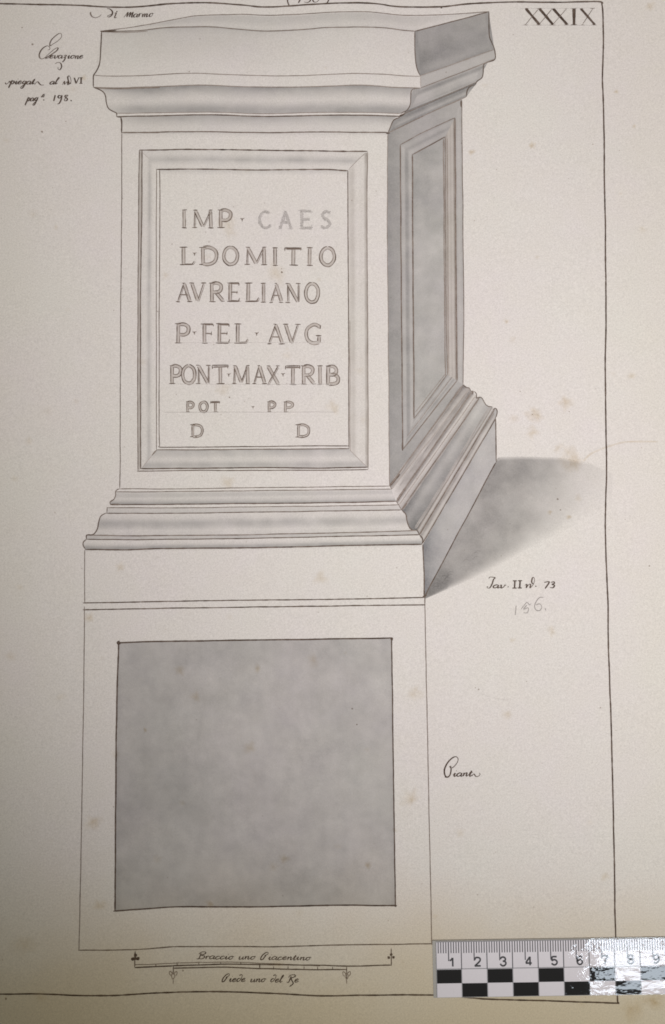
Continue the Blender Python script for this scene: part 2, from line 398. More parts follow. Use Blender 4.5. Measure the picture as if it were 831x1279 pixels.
I.stroke([(610.8, 14.8), (611.2, 43.3), (614.2, 53), (617.7, 61.7), (618.3, 74.2), (609.4, 78), (604.2, 81.2), (603.6, 91), (602, 97.5), (596, 101.8), (594, 106)], 1.3, .85, curved=True, wob=.1)
I.stroke([(594, 106.5), (587.8, 108), (584, 112.8), (582.6, 121)], 1.2, .8, wob=.1)
I.stroke([(525, 95.2), (617.5, 61.9)], .9, .55, **gi); I.stroke([(526, 110.2), (618, 74.3)], 1.1, .6, **gi)
I.stroke([(485, 166), (535, 142.2), (582.5, 121.3)], 1.2, .6, **gi); I.stroke([(500.5, 144), (596, 102.6)], 1.0, .7, **gi)
I.build('outline', M_INK, cornice)

# ------------------------------------------------------------------ die of the pedestal: front with its framed panel
W = Sheet('wash')
fr = dict(curved=False, rough=.2, fn=lambda d, u, v, x, y: d*1.08*(1+.35*fbm(x, y, .05, 3.7)))
W.patch([(174, 188), (173.3, 260), (172.4, 400), (172.4, 588)], [(177.8, 188), (177.4, 260), (175.6, 400), (175.8, 586)], [(0, .55), (.3, .7), (1, .75)], T=T_WARM, **fr)
W.patch([(177.8, 188), (177.4, 260), (175.8, 400), (175.9, 585)], [(195.7, 212), (195.6, 260), (195.5, 400), (195.6, 561.5)], [(0, .12), (.3, .06), (.42, .22), (.52, .50), (.62, .25), (.75, .05), (1, 0)], **fr)
W.patch([(177.8, 188.5), (240, 187), (400, 189.5), (458.5, 190)], [(195.7, 211.5), (240, 211.4), (400, 211.8), (434.7, 213.2)], [(0, .12), (.2, .1), (.4, .38), (.5, .50), (.65, .22), (.8, .05), (1, .08)], **fr)
W.patch([(434.9, 213.3), (434.8, 260), (435.6, 400), (436.2, 562)], [(458.9, 190), (458.6, 260), (459.4, 400), (460, 584)], [(0, .1), (.08, .32), (.26, .42), (.38, .15), (.52, .05), (.6, .12), (.85, .1), (.9, .85), (1, .95)], T=T_WARM, **fr)
W.patch([(196, 562), (240, 561.8), (400, 560.8), (436.5, 561)], [(176, 585.4), (240, 584.8), (400, 584.5), (459.5, 583.7)], [(0, .75), (.1, .5), (.3, .36), (.48, .14), (.6, .18), (.8, .55), (.95, .45), (1, .6)], **fr)
W.patch([(200, 212.5), (434.5, 213.5)], [(200, 219), (434.5, 219.5)], [(0, .32), (.35, .14), (1, 0)])
W.build('die_front', M_WASH, sheet, label='inscribed front face with its framed panel')
die = COL.objects['die_front']
I = Sheet('ink')
I.stroke([(152.5, 166), (152.2, 260), (151, 400), (150.4, 560), (149.9, 610)], 1.0, .72); I.stroke([(484.6, 166.5), (483.8, 260), (485, 400), (486.6, 607)], .9, .55, **gi)
I.stroke([(174.2, 187.8), (200, 187.6), (234, 186.6), (300, 187.4), (400, 188.8), (426, 189.3), (459, 189.4)], 1.6, .8, vary=.5)
I.stroke([(174.3, 188), (173.4, 260), (172.5, 400), (172.4, 588.5)], 1.1, .62); I.stroke([(177.9, 188), (177.5, 260), (175.7, 400), (175.9, 586)], 1.4, .72)
I.stroke([(459.2, 189.5), (458.6, 260), (459.4, 400), (460, 586)], 1.0, .62, **gi)
I.stroke([(175.9, 585.4), (240, 585), (330, 584.3), (400, 584.6), (459.4, 583.7)], 1.5, .75); I.stroke([(171.5, 588.9), (240, 587.8), (400, 587.4), (460, 586.3)], 1.1, .72)
I.stroke([(195.6, 211.8), (240, 211.6), (320, 212.3), (400, 211.9), (434.8, 213.2)], 1.5, .72, vary=.5)
I.stroke([(195.8, 212), (195.6, 260), (195.5, 400), (195.7, 561.5)], .9, .6); I.stroke([(199.7, 212.3), (200, 257), (199, 400), (199, 530), (199.6, 557.5)], 1.0, .68)
I.stroke([(434.7, 213.2), (434.7, 260), (435.5, 400), (435.9, 530), (436.2, 560.5)], 1.2, .7); I.stroke([(437.2, 400), (437.5, 530), (438, 563)], .7, .5, **gi)
I.stroke([(199.6, 557), (201.5, 558.7), (240, 558.6), (400, 557), (436, 557)], 1.1, .72); I.stroke([(196, 562), (240, 561.8), (400, 560.6), (436.5, 560.6)], 1.1, .62)
I.stroke([(196, 562), (190, 569)], 1.6, .6, **gi); I.stroke([(190, 569), (177, 585)], .7, .35, **gi); I.stroke([(437, 562), (458, 583)], .7, .3, **gi)
I.stroke([(435.5, 212), (448, 199), (457, 191)], .7, .45, **gi); I.stroke([(178, 190), (187, 199)], .6, .2, **gi)
I.build('outline', M_INK, die)

# ------------------------------------------------------------------ die of the pedestal: shaded flank with its panel
W = Sheet('wash')
def tone(x, y):
    t = min(1, max(0, (x-485)/92)); return 1.16-.38*t**.8+.10*math.exp(-((x-486)/5)**2)+.10*fbm(x*2, y*.5, .02, 6.1)+tide(x, y, .03, 2.2)*.06
def flank(u, v, x, y):
    d = 1.02-.25*u + .12*math.exp(-((x-487)/5)**2)
    return d+.18*math.exp(-((v-.6)/.18)**2)*(1-u)
L_ = lambda x0, y0, x1, y1: [(x0, y0), (x1, y1)]
# strips of the flank around the panel frame
W.patch([(484.8, 166), (484, 260), (485, 400), (486.8, 606.5)], [(500.2, 181), (500.8, 300), (502, 420), (503.2, 561.5)], lambda u, v, x, y: tone(x, y), rough=.1, curved=False)
W.patch([(484.8, 166), (535, 142.2), (577, 124)], [(500.2, 181), (568.3, 147.4)], lambda u, v, x, y: tone(x, y)-.06*math.exp(-((v-.6)/.3)**2), rough=.1, curved=False)
W.patch([(568.3, 147.4), (569.5, 300), (571, 475.5)], [(577, 124), (577.6, 200), (579.2, 400), (578.8, 480.5)], lambda u, v, x, y: tone(x, y)-.2*math.exp(-((v-.5)/.3)**2), curved=False)
W.patch([(503.2, 561.5), (571, 475.5)], [(486.8, 606.5), (578.8, 480.5)], lambda u, v, x, y: tone(x, y)+.12*v, rough=.1, curved=False)
# frame and sunk panel
oTL, oTR, oBR, oBL = (500.2, 181), (568.3, 147.4), (571, 475.5), (503.2, 561.5)
iTL, iTR, iBR, iBL = (515.2, 193.4), (556.2, 171.2), (558.8, 468.2), (517.3, 523)
W.patch([oTL, (501.8, 400), oBL], [iTL, (516.3, 400), iBL], [(0, 1.1), (.1, .75), (.3, .7), (.45, 1.2), (.6, 1.15), (.75, .72), (.9, .7), (1, 1.2)], curved=False, rough=.2)
W.patch([oTL, oTR], [iTL, iTR], [(0, 1.1), (.15, .8), (.35, .85), (.5, 1.15), (.7, .75), (.9, .7), (1, 1.2)], curved=False, rough=.15)
W.patch([iTR, (557.3, 400), iBR], [oTR, (570.2, 400), oBR], [(0, 1.3), (.1, 1.0), (.18, 1.2), (.25, .75), (.42, .6), (.52, .95), (.6, .7), (.78, .65), (.84, 1.35), (1, 1.3)], T=T_WARM, curved=False, rough=.15)
W.patch([oBL, oBR], [iBL, iBR], [(0, .9), (.15, .8), (.3, 1.15), (.42, .75), (.6, .95), (.75, .7), (.9, 1.1), (1, 1.0)], curved=False, rough=.15)
W.patch([iTL, (516.3, 400), iBL], [iTR, (557.3, 400), iBR], lambda u, v, x, y: .74+tide(x, y, .03, 7.7)*.05+.12*math.exp(-((u-.0)/.15)**2)+.18*math.exp(-((x-530)**2/300+(y-250)**2/2500))-.10*math.exp(-((y-330)/60)**2)+.08*math.exp(-(v/.1)**2), curved=False, rough=.28, T=np.array([.53, .545, .55]))
W.build('die_flank', M_WASH, sheet, label='shaded flank with a tall sunk panel')
flk = COL.objects['die_flank']
I = Sheet('ink')
I.stroke([oTL, (524, 167.5), oTR], 1.1, .7, curved=False, **gi); I.stroke([oTL, (501, 300), (501.8, 400), (503.2, 561.5)], 1.5, .8, **gi); I.stroke([oTR, (569, 250), (570.2, 400), oBR], 2.0, .7, **gi); I.stroke([oBL, oBR], 1.3, .7, **gi)
I.stroke([iTL, iTR], 1.4, .85, **gi); I.stroke([iTL, (515.8, 300), (516.5, 400), iBL], 1.7, .8, **gi); I.stroke([iTR, (556.6, 300), (557.4, 400), iBR], 1.2, .65, **gi); I.stroke([(554.3, 174), (554.8, 300), (555.6, 400), (556.8, 470)], 1.3, .6, **gi); I.stroke([(559, 173), (559.6, 300), (560.3, 466)], .8, .5, **gi)
I.stroke([iBL, iBR], 1.1, .65, **gi); I.stroke([(509, 545), (565, 471)], .8, .5, **gi); I.stroke([(519, 515), (557, 466.5)], .8, .5, **gi)
I.stroke([(503.2, 563), (502.8, 552)], 2.2, 1.0, **gi)
I.stroke([(576, 126), (576.2, 134)], 1.6, .7); I.stroke([(577, 125), (577.4, 200), (579, 330), (579.4, 400), (578.6, 480)], 1.0, .65)
I.build('outline', M_INK, flk)

# ------------------------------------------------------------------ mouldings of the base
B1 = [(150.4, 610.6), (215, 610.8), (300, 609.6), (400, 608.4), (487, 607)]
B2 = [(144.8, 614.5), (215, 614.2), (300, 613.2), (400, 612), (489.5, 611)]
B3 = [(138.2, 630.4), (215, 630), (300, 629), (400, 628.2), (495, 626.3)]
B4 = [(134.5, 634.4), (215, 634.4), (300, 633.2), (400, 632.2), (498.4, 630.8)]
B5 = [(133.7, 641.2), (215, 641.2), (300, 640), (400, 638.6), (501.5, 637)]
B6 = [(108.7, 668.4), (160, 669.3), (215, 669), (300, 668), (400, 666), (460, 664.7), (521, 662.5)]
B7 = [(108.4, 673.6), (160, 674.2), (215, 673.5), (300, 672.8), (400, 670.5), (460, 669.4), (524, 668)]
B8 = [(107, 686.4), (160, 686.8), (215, 685), (300, 684.4), (400, 682.3), (460, 681), (527, 679.8)]
W = Sheet('wash')
sm_L = [(144.6, 614.5), (144.8, 618), (142.7, 623.5), (137.8, 627), (138.2, 630.4)]; sm_R = [(489.5, 611), (491, 616), (495, 626.3)]
between(sm_L, sm_R, B2, B3, [(0, .18), (.2, .42), (.35, .42), (.55, .15), (.75, .45), (.9, .9), (1, .95)])
W.patch(B4, B5, [(0, .3), (.5, .28), (1, .38)])
cb_L = [(131.8, 641.2), (126, 645), (123.4, 652.4), (121.7, 661), (116.7, 667.6), (108.7, 668.4)]; cb_R = [(502.2, 637.5), (507, 642.8), (508.4, 650.6), (511.6, 659.2), (516.3, 662.4), (521, 662.6)]
between(cb_L, cb_R, B5, B6, [(0, .10), (.2, .18), (.42, .6), (.6, .48), (.75, .15), (1, .22)], rough=.45)
W.patch(B6, B7, [(0, .55), (.4, .38), (1, .45)], rough=.3)
to_L = [(108.4, 673.6), (104.6, 677), (104.2, 681.3), (107, 686.3)]; to_R = [(524, 668.2), (527.4, 671.7), (528.2, 676), (527, 679.7)]
between(to_L, to_R, B7, B8, [(0, .05), (.3, .08), (.55, .25), (.75, .75), (.9, .9), (1, .8)], rough=.25)
W.patch([(107, 686.8), (527, 680.2)], [(107, 691), (527, 684)], [(0, .25), (.5, .06), (1, 0)])
W.build('base_moulding', M_WASH, sheet, label='stepped front mouldings of the base')
bm_ = COL.objects['base_moulding']
# the same mouldings running back along the shaded flank
W = Sheet('wash2')
side = lambda n0, f0, n1, f1, prof, fn=lambda d, u, v, x, y: d, **k: W.patch([n0, f0], [n1, f1], prof, curved=False, fn=lambda d, u, v, x, y: .97*fn(d, u, v, x, y)**1.4, T=np.array([.545, .53, .53]), **k)
side((487, 607), (578.8, 480.3), (490.2, 611), (586.8, 485.2), [(0, 1.75), (.3, 1.5), (.55, .95), (1, .75)], rough=.25)
side((490.2, 611), (586.8, 485.2), (495, 626.3), (589.6, 489.3), lambda u, v, x, y: (.30+.70*min(1, u*6))*(.72+.55*math.exp(-((v-.45)/.2)**2)*(.4+.6*u)+.6*math.exp(-((v-1)/.14)**2)), rough=.3)
side((495, 626.3), (589.6, 489.3), (498.4, 630.8), (594.8, 494), [(0, 2.1), (.25, 1.9), (.45, .55), (1, .5)], rough=.2, fn=lambda d, u, v, x, y: d*(1.15-.3*u))
side((498.4, 630.8), (594.8, 494), (501.6, 637), (598, 497.5), [(0, .5), (.5, .65), (1, 1.0)], rough=.2)
cyN = [(501.8, 637.2), (507, 642.8), (508.4, 650.6), (511.6, 659.2), (516.3, 662.5), (521, 662.7)]
cyF = [(598, 497.5), (600.5, 496.2), (603, 498.5), (606.3, 504.5), (610, 507.6), (615, 508.4)]
cn = take(resample(cyN), 12); cf = take(resample(cyF), 12); sd = 4.2
dv = [1.55, 1.35, 1.1, .9, .78, .78, .88, 1.02, 1.12, 1.2, 1.3, 1.35]
for k in range(11):
    W.patch([cn[k], cf[k]], [cn[k+1], cf[k+1]], (lambda k: lambda u, v, x, y: 1.1*(dv[k]*(1-v)+dv[k+1]*v)*(1.12-.32*u+.2*math.exp(-(u/.15)**2)-.25*math.exp(-((u-.93)/.12)**2)))(k), curved=False, seed=sd, rough=.12)
side((521, 662.7), (615, 508.4), (524, 668.2), (618.2, 511), [(0, 1.2), (.3, .65), (.6, .6), (.85, 1.7), (1, 1.6)], rough=.2)
side((524, 668.2), (618.2, 510.6), (528, 678.5), (619, 522.5), [(0, 1.3), (.25, 1.25), (.45, .85), (.65, .6), (.9, .6), (1, 1.2)], rough=.2)
W.patch([(618.2, 511), (619.4, 510), (621, 513.8), (620.2, 520), (619, 522.6)], [(616.6, 513), (617.4, 515), (617.6, 518), (617.8, 521), (618, 523.5)], lambda u, v, x, y: .8, rough=.1)
for a, b, w_, d_ in (((487.5, 607), (577, 482), 3.4, .8), ((496, 627), (588.5, 490.5), 3.6, .95), ((502.5, 637), (598, 499), 2.6, .6), ((524.5, 668), (617, 512.5), 3.4, .75), ((519, 660), (612, 508), 3.0, .45), ((500, 606), (583, 491), 2.4, .45)):
    for dx, ww, dd in ((0, w_, d_*.6), (-.3, w_*.45, d_)):
        W.stroke([(a[0]+dx, a[1]), ((a[0]+b[0])/2+dx+.4, (a[1]+b[1])/2), (b[0]+dx, b[1])], ww, dd+.65, T=np.array([.545, .53, .53]), taper=.6, vary=.35, wob=.5)
W.build('flank_moulding', M_WASH, sheet, label='shaded mouldings receding along the flank')
fm = COL.objects['flank_moulding']
I = Sheet('ink')
for ln, w_, d_ in ((B1, .9, .62), (B2, .9, .6), (B3, 1.4, .72), (B4, .9, .55), (B5, 1.1, .68), (B6, 1.2, .55), (B7, 1.2, .7), (B8, 1.6, .75)): I.stroke(ln, w_, d_, vary=.35)
I.stroke([(150, 610.6), (146.8, 611.6), (144.5, 614.4)]+sm_L[1:], 1.2, .65, wob=.1); I.stroke([(138.2, 630.2), (150, 630.5)], 1.8, .7)
I.stroke([(134.2, 633.5), (133.7, 641.2)], 1.1, .65, wob=.1); I.stroke([(133.7, 641)]+cb_L+[(108.4, 673.4)], 1.4, .7, wob=.1); I.stroke(to_L, 1.4, .68, wob=.1)
I.stroke([(487, 607), (489.6, 611)], .9, .6, wob=0); I.stroke([(495, 626.3), (498.2, 630.8), (501.5, 637)], 1.0, .6, wob=0); I.stroke([(495, 626.5), (499, 624.5)], 1.2, .6, wob=0)
I.stroke(cb_R+[(524, 668)], 1.3, .75, wob=.1); I.stroke(to_R, 1.4, .8, wob=.1)
I.build('outline', M_INK, bm_)
I = Sheet('ink')
I.stroke([(487, 607), (499, 592)], 3.0, .95, wob=.1, **gi); I.stroke([(495.5, 626), (507, 609)], 2.8, .95, wob=.1, **gi); I.stroke([(501.5, 637), (508, 629)], 2.0, .85, **gi)
for a, b, w_, d_ in (((487, 607), (578.8, 480.5), 1.3, .6), ((489.8, 611), (586.8, 485), .8, .35), ((495, 626.3), (589.6, 489), 1.5, .6), ((498.4, 631), (594.5, 494), .8, .4), ((501.6, 637), (599, 497), 1.3, .7),
                     ((521, 662.7), (615, 508.6), .9, .5), ((524, 668.2), (617.8, 511.4), 1.4, .75), ((528, 678.6), (619, 523), 1.3, .85)):
    I.stroke([a, b], w_, d_, **gi)
I.stroke([(578.8, 480.3), (582, 484), (586.3, 484.8), (587.8, 488.2)], 1.1, .75, wob=.1); I.stroke([(588, 489), (591, 489), (590, 493)], 1.6, .8, wob=.1, **gi)
I.stroke([(592, 489.2), (594.2, 490.3), (595.7, 494.5), (594.8, 497.5), (600, 496.2), (602.8, 498.2), (606.3, 504.5), (610, 507.6), (615, 508.2)], 1.1, .75, wob=.1)
I.stroke([(616, 512), (619, 510), (621.2, 513.8), (620.2, 519.5), (618.6, 522.4)], 1.2, .75, wob=.1)
I.build('outline', M_INK, fm)

# ------------------------------------------------------------------ plinth with its shaded flank
W = Sheet('wash')
W.patch([(528.4, 680), (530.2, 746)], [(619, 523), (619.6, 578)], lambda u, v, x, y: .70+.6*math.exp(-(v/.13)**2)+.05*tide(x, y, .03, 1.2)*(1-.25*u)+.25*math.exp(-(v/.35)**2)+.10*math.exp(-((u-.05)/.12)**2)-.05*v, curved=False, rough=.25, T=np.array([.54, .55, .575]))
W.build('plinth', M_WASH, sheet, label='plain plinth block with its shaded flank')
pl = COL.objects['plinth']
I = Sheet('ink')
I.stroke([(106.2, 686.5), (106, 720), (106, 753)], .9, .62); I.stroke([(104, 753.2), (170, 752), (252, 750.4), (415, 748.6), (530, 746.4)], 1.3, .78, vary=.4)
I.stroke([(528.3, 680), (529.6, 715), (530, 746)], 1.6, .78); I.stroke([(528, 746.5), (533, 743)], 3.0, .9)
I.stroke([(530.2, 746), (575, 661), (619.4, 578)], 1.3, .78, curved=True); I.stroke([(618.9, 522), (619.4, 540), (620, 577.5)], 1.3, .75)
I.build('outline', M_INK, pl)

# cast shadow of the pedestal on its ground, brushed out to the right
W = Sheet('wash3')
def shade(u, v, x, y):
    fade = 1/(1+math.exp((x-700+(v-.3)*30)/24.0))
    edge = 1-max(0, (v-.72)/.28)**1.7 if x > 560 else 1-max(0, (v-.8)/.2)**2
    topf = min(1, v/.05+.25) if x > 622 else 1
    d = (1.14+.85*math.exp(-((x-545)**2/1000+(y-735)**2/500))+.28*math.exp(-((x-640)/40)**2-((y-590)/22)**2)-.22*math.exp(-((x-672)/26)**2-((y-618)/24)**2))
    return (d+.06*tide(x, y, .022, 3.9)+.12*fbm(x, y, .03, 2.7))*fade*edge*topf
W.patch([(530.5, 745), (553, 703), (575, 661.5), (597, 620), (619.5, 577.8), (622, 571.5), (650, 570.5), (700, 572), (740, 580), (765, 592)],
        [(531, 748), (545, 742.5), (560, 736), (580, 728), (600, 718.5), (620, 708.5), (650, 692), (700, 666), (740, 645), (765, 632)], shade, curved=False, rough=.22, T=np.array([.54, .54, .545]), step=2.5)
W.build('cast_shadow', M_WASH, sheet, label='grey brushed shadow fading towards the border')

# ------------------------------------------------------------------ plan below the elevation
W = Sheet('wash')
def planw(u, v, x, y):
    d = .70+.20*math.exp(-((x-210)/45)**2-((y-985)/45)**2)+.12*math.exp(-((x-190)/40)**2-((y-890)/60)**2)-.12*math.exp(-((x-300)/80)**2-((y-1090)/25)**2)
    d += .10*math.exp(-((x-330)/100)**2-((y-1120)/30)**2)+.10*math.exp(-((x-300)/100)**2-((y-815)/15)**2)-.10*math.exp(-((x-430)/40)**2-((y-985)/12)**2)-.08*math.exp(-((x-470)/20)**2)-.10*math.exp(-((x-340)/90)**2-((y-930)/55)**2)
    d += .10*fbm(x, y*1.15, .022, 3.3)+.07*fbm(x, y, .08, 8.8)+.05*fbm(x*4, y, .03, 1.8)+.05*tide(x, y, .014, 5.5)+.03*tide(x, y, .03, 9.1)
    return d+.12*math.exp(-(min(x-147, 492-x)/3.0)**2)
W.patch([(148, 802.5), (316, 799.6), (489, 797.6)], [(144, 1137.4), (231, 1132.7), (316, 1132.4), (429, 1130.4), (493.6, 1130.3)], planw, curved=False, rough=.12, step=3, T=np.array([.528, .533, .545]))
W.build('plan_square', M_WASH, sheet, label='grey washed square of the pedestal plan')
pq = COL.objects['plan_square']
I = Sheet('ink')
I.stroke([(146.5, 803), (200, 801.2), (316, 799.4), (407, 798.3), (490, 797)], 1.7, .9); I.stroke([(148.5, 802), (146.6, 860), (145.4, 938), (144.6, 1040), (144, 1138)], 1.9, .85)
I.stroke([(489.3, 797), (490.4, 880), (491.6, 966), (493, 1060), (494.2, 1131)], 1.6, .9); I.stroke([(141.5, 1138), (190, 1134.5), (231, 1132.6), (316, 1132.5), (429, 1130.4), (496, 1131)], 1.7, .88)
I.blot(148.5, 803, 2.4, .95); I.blot(489.5, 798, 1.8, .9); I.blot(494, 1131, 1.6, .9)
I.build('outline', M_INK, pq)
I = Sheet('ink')
I.stroke([(103.5, 761.7), (200, 760), (306, 758.4), (420, 757), (531.5, 755.6)], 1.3, .75, vary=.4); I.stroke([(105.8, 757.5), (105.6, 800), (104, 910), (101.3, 1079), (99, 1187)], 1.0, .6)
I.stroke([(531.3, 752), (530.8, 758), (534, 910), (536.8, 1051), (539.6, 1180)], 1.1, .62); I.stroke([(97.5, 1187), (168, 1186), (200, 1184), (224, 1182.5), (290, 1182), (340, 1182.4), (427, 1180), (541, 1179)], 1.1, .7, vary=.4)
I.build('plan_outline', M_INK, sheet)

# ------------------------------------------------------------------ inscription: hollow Roman capitals, each its own sub-part
import math as _m
def arc(cx, cy, rx, ry, a0, a1, n=13):
    return [(cx+rx*_m.cos(_m.radians(a0+(a1-a0)*i/(n-1))), cy+ry*_m.sin(_m.radians(a0+(a1-a0)*i/(n-1)))) for i in range(n)]
# strokes in a unit box, y down; K = broad stroke, T = narrow stroke, S = serif hairline
G = {
 'I': [('K', [(.5, .03), (.5, .97)]), ('S', [(.05, 0), (.95, 0)]), ('S', [(.05, 1), (.95, 1)])],
 'L': [('K', [(.25, .02), (.25, .97)]), ('T', [(.25, .97), (.85, .97), (1, .78)]), ('S', [(0, 0), (.55, 0)]), ('S', [(0, 1), (.95, 1)])],
 'M': [('T', [(.14, .05), (.10, .97)]), ('K', [(.16, .04), (.5, .92)]), ('T', [(.5, .95), (.84, .05)]), ('K', [(.86, .05), (.88, .97)]), ('S', [(0, 1), (.24, 1)]), ('S', [(.74, 1), (1, 1)]), ('S', [(.05, 0), (.25, .02)]), ('S', [(.78, .01), (.96, 0)])],
 'P': [('K', [(.22, .02), (.22, .98)]), ('B', [(.25, .03), (.6, .02), (.9, .14), (.95, .3), (.85, .48), (.6, .58), (.3, .56)]), ('S', [(0, 0), (.4, 0)]), ('S', [(-.02, 1), (.5, 1)])],
 'D': [('K', [(.2, .02), (.2, .97)]), ('B', [(.22, .02), (.55, .02), (.86, .18), (.95, .5), (.84, .82), (.55, .98), (.22, .98)]), ('S', [(0, 0), (.4, 0)]), ('S', [(0, 1), (.5, 1)])],
 'O': [('B', arc(.5, .5, .45, .49, -90, 270, 22))],
 'T': [('K', [(.52, .06), (.52, .97)]), ('T', [(.03, .08), (.97, .06)]), ('S', [(.02, 0), (.03, .18)]), ('S', [(.98, 0), (.96, .16)]), ('S', [(.0, 0), (1, 0)]), ('S', [(.28, 1), (.78, 1)])],
 'A': [('T', [(.5, .0), (.1, .97)]), ('K', [(.5, .05), (.86, .95)]), ('T', [(.24, .64), (.72, .64)]), ('S', [(-.02, 1), (.24, 1)]), ('S', [(.68, 1), (1.03, 1)]), ('S', [(.35, 0), (.55, 0)])],
 'V': [('K', [(.14, .03), (.5, .93)]), ('T', [(.5, .98), (.88, .02)]), ('S', [(-.02, 0), (.3, 0)]), ('S', [(.72, 0), (1.05, 0)])],
 'R': [('K', [(.2, .02), (.2, .97)]), ('B', [(.22, .03), (.55, .02), (.8, .12), (.82, .32), (.66, .47), (.25, .5)]), ('K', [(.45, .5), (.92, .95)]), ('S', [(0, 0), (.4, 0)]), ('S', [(0, 1), (.42, 1)]), ('S', [(.82, 1), (1.05, .97)])],
 'E': [('K', [(.25, .02), (.25, .97)]), ('T', [(.25, .04), (.92, .04)]), ('T', [(.3, .49), (.78, .49)]), ('T', [(.25, .96), (.98, .96)]), ('S', [(0, 0), (.92, 0), (.94, .16)]), ('S', [(0, 1), (.9, 1), (1, .8)]), ('S', [(.8, .42), (.78, .58)])],
 'F': [('K', [(.3, .02), (.3, .97)]), ('T', [(.3, .04), (.95, .04)]), ('T', [(.35, .5), (.82, .5)]), ('S', [(0, 0), (.95, 0), (1, .14)]), ('S', [(.05, 1), (.55, 1)]), ('S', [(.84, .4), (.82, .6)])],
 'N': [('T', [(.16, .05), (.16, .97)]), ('K', [(.18, .03), (.82, .95)]), ('T', [(.86, .03), (.85, .98)]), ('S', [(0, 0), (.24, 0)]), ('S', [(0, 1), (.32, 1)]), ('S', [(.7, 0), (1.02, 0)])],
 'G': [('B', [(.92, .16), (.7, .04), (.45, .03), (.16, .22), (.08, .52), (.2, .83), (.5, .97), (.86, .92)]), ('K', [(.86, .62), (.86, .93)]), ('S', [(.66, .58), (1, .58)]), ('S', [(.96, .05), (.92, .26)])],
 'X': [('K', [(.12, .03), (.88, .97)]), ('T', [(.86, .03), (.12, .97)]), ('S', [(-.02, 0), (.3, 0)]), ('S', [(.7, 0), (1, 0)]), ('S', [(-.02, 1), (.3, 1)]), ('S', [(.7, 1), (1.04, 1)])],
 'B': [('K', [(.2, .02), (.2, .97)]), ('B', [(.22, .03), (.6, .03), (.8, .15), (.78, .36), (.55, .46), (.3, .47)]), ('B', [(.3, .47), (.7, .5), (.95, .64), (.92, .86), (.65, .97), (.22, .98)]), ('S', [(0, 0), (.4, 0)]), ('S', [(0, 1), (.45, 1)])],
 'C': [('B', [(.85, .12), (.6, .03), (.3, .12), (.1, .4), (.12, .7), (.35, .95), (.65, .98), (.95, .82)])],
 'S': [('B', [(.85, .1), (.5, .02), (.22, .18), (.35, .42), (.7, .56), (.82, .78), (.5, .97), (.1, .88)])],
}
ins = Sheet('ink')
ins.stroke([(222, 428.6), (300, 428), (405, 428.6)], .6, .18, T=T_PENCIL); ins.stroke([(205, 515.2), (300, 514.8), (420, 515)], .6, .35, T=T_PENCIL); ins.stroke([(212, 480), (420, 480.4)], .5, .2, T=T_PENCIL)
ins_o = ins.build('inscription', M_INK, sheet, label='Latin inscription in hollow capitals over faint pencil guide lines')
def letter(ch, x0, x1, y0, y1, faded=False, small=False):
    s = Sheet('wash3'); w, h = x1-x0, y1-y0
    wt = 3.5 if h > 18 else 2.4
    if ch == 'I': x0, w = x0, w
    for kind, pts in G[ch]:
        P = [(x0+px_*w+random.uniform(-.25, .25), y0+py_*h+random.uniform(-.25, .25)) for px_, py_ in pts]
        cur = kind == 'B'
        if faded:
            if kind == 'S': s.stroke(P, 1.3, .45, T=T_PENCIL, curved=False, wob=.3)
            else:
                s.stroke(P, wt*1.0, .38, T=T_PENCIL, curved=cur, vary=.3, taper=0, wob=.3, step=1.0)
                R = take(resample(P, cur), max(6, int(length(resample(P, cur))*1.6)))
                for q in R: s.blot(q[0]+random.uniform(-2, 2), q[1]+random.uniform(-1.4, 1.4), random.uniform(.4, .75), random.uniform(.4, .9), T=T_PENCIL)
            continue
        if kind == 'K' or kind == 'B':
            s.stroke(P, wt, .42, T=np.array([.50, .455, .43]), curved=cur, taper=0, vary=.3, wob=0)
            R = take(resample(P, cur), 24 if cur else 6); t = np.gradient(R, axis=0); t /= np.hypot(t[:, 0], t[:, 1])[:, None]; n_ = np.stack([-t[:, 1], t[:, 0]], 1)
            sg = 1 if kind == 'K' else -1
            s.stroke(R+n_*sg*wt/2, 1.2, .85, T=T_GREYINK, curved=cur, wob=.2, vary=.5)
            s.stroke(R-n_*sg*wt/2, .9, .7, T=T_GREYINK, curved=cur, wob=.2, vary=.5)
        elif kind == 'T':
            s.stroke(P, 1.4 if not small else 1.3, .80, T=T_GREYINK, curved=False, wob=.2, vary=.4)
            if not small: s.stroke([(a+1.5, b+.6) for a, b in P], .7, .6, T=T_GREYINK, curved=False, wob=.2)
        else:
            s.stroke(P, 1.45, .95, T=T_GREYINK, curved=False, wob=.25)
    s.build('letter', M_INK, ins_o)
def stop(x, y, r=2.6):
    s = Sheet('wash3'); s.stroke([(x-r, y-r*.6), (x, y-r*.3), (x+r*1.1, y-r*.7)], 1.0, .8, T=T_GREYINK, wob=.1)
    s.stroke([(x, y-r*.6), (x, y+r*.3)], r*1.1, .75, T=T_GREYINK, wob=0); s.stroke([(x, y), (x+.1, y+r)], r*.5, .8, T=T_GREYINK, wob=0); s.build('letter_stop', M_INK, ins_o)
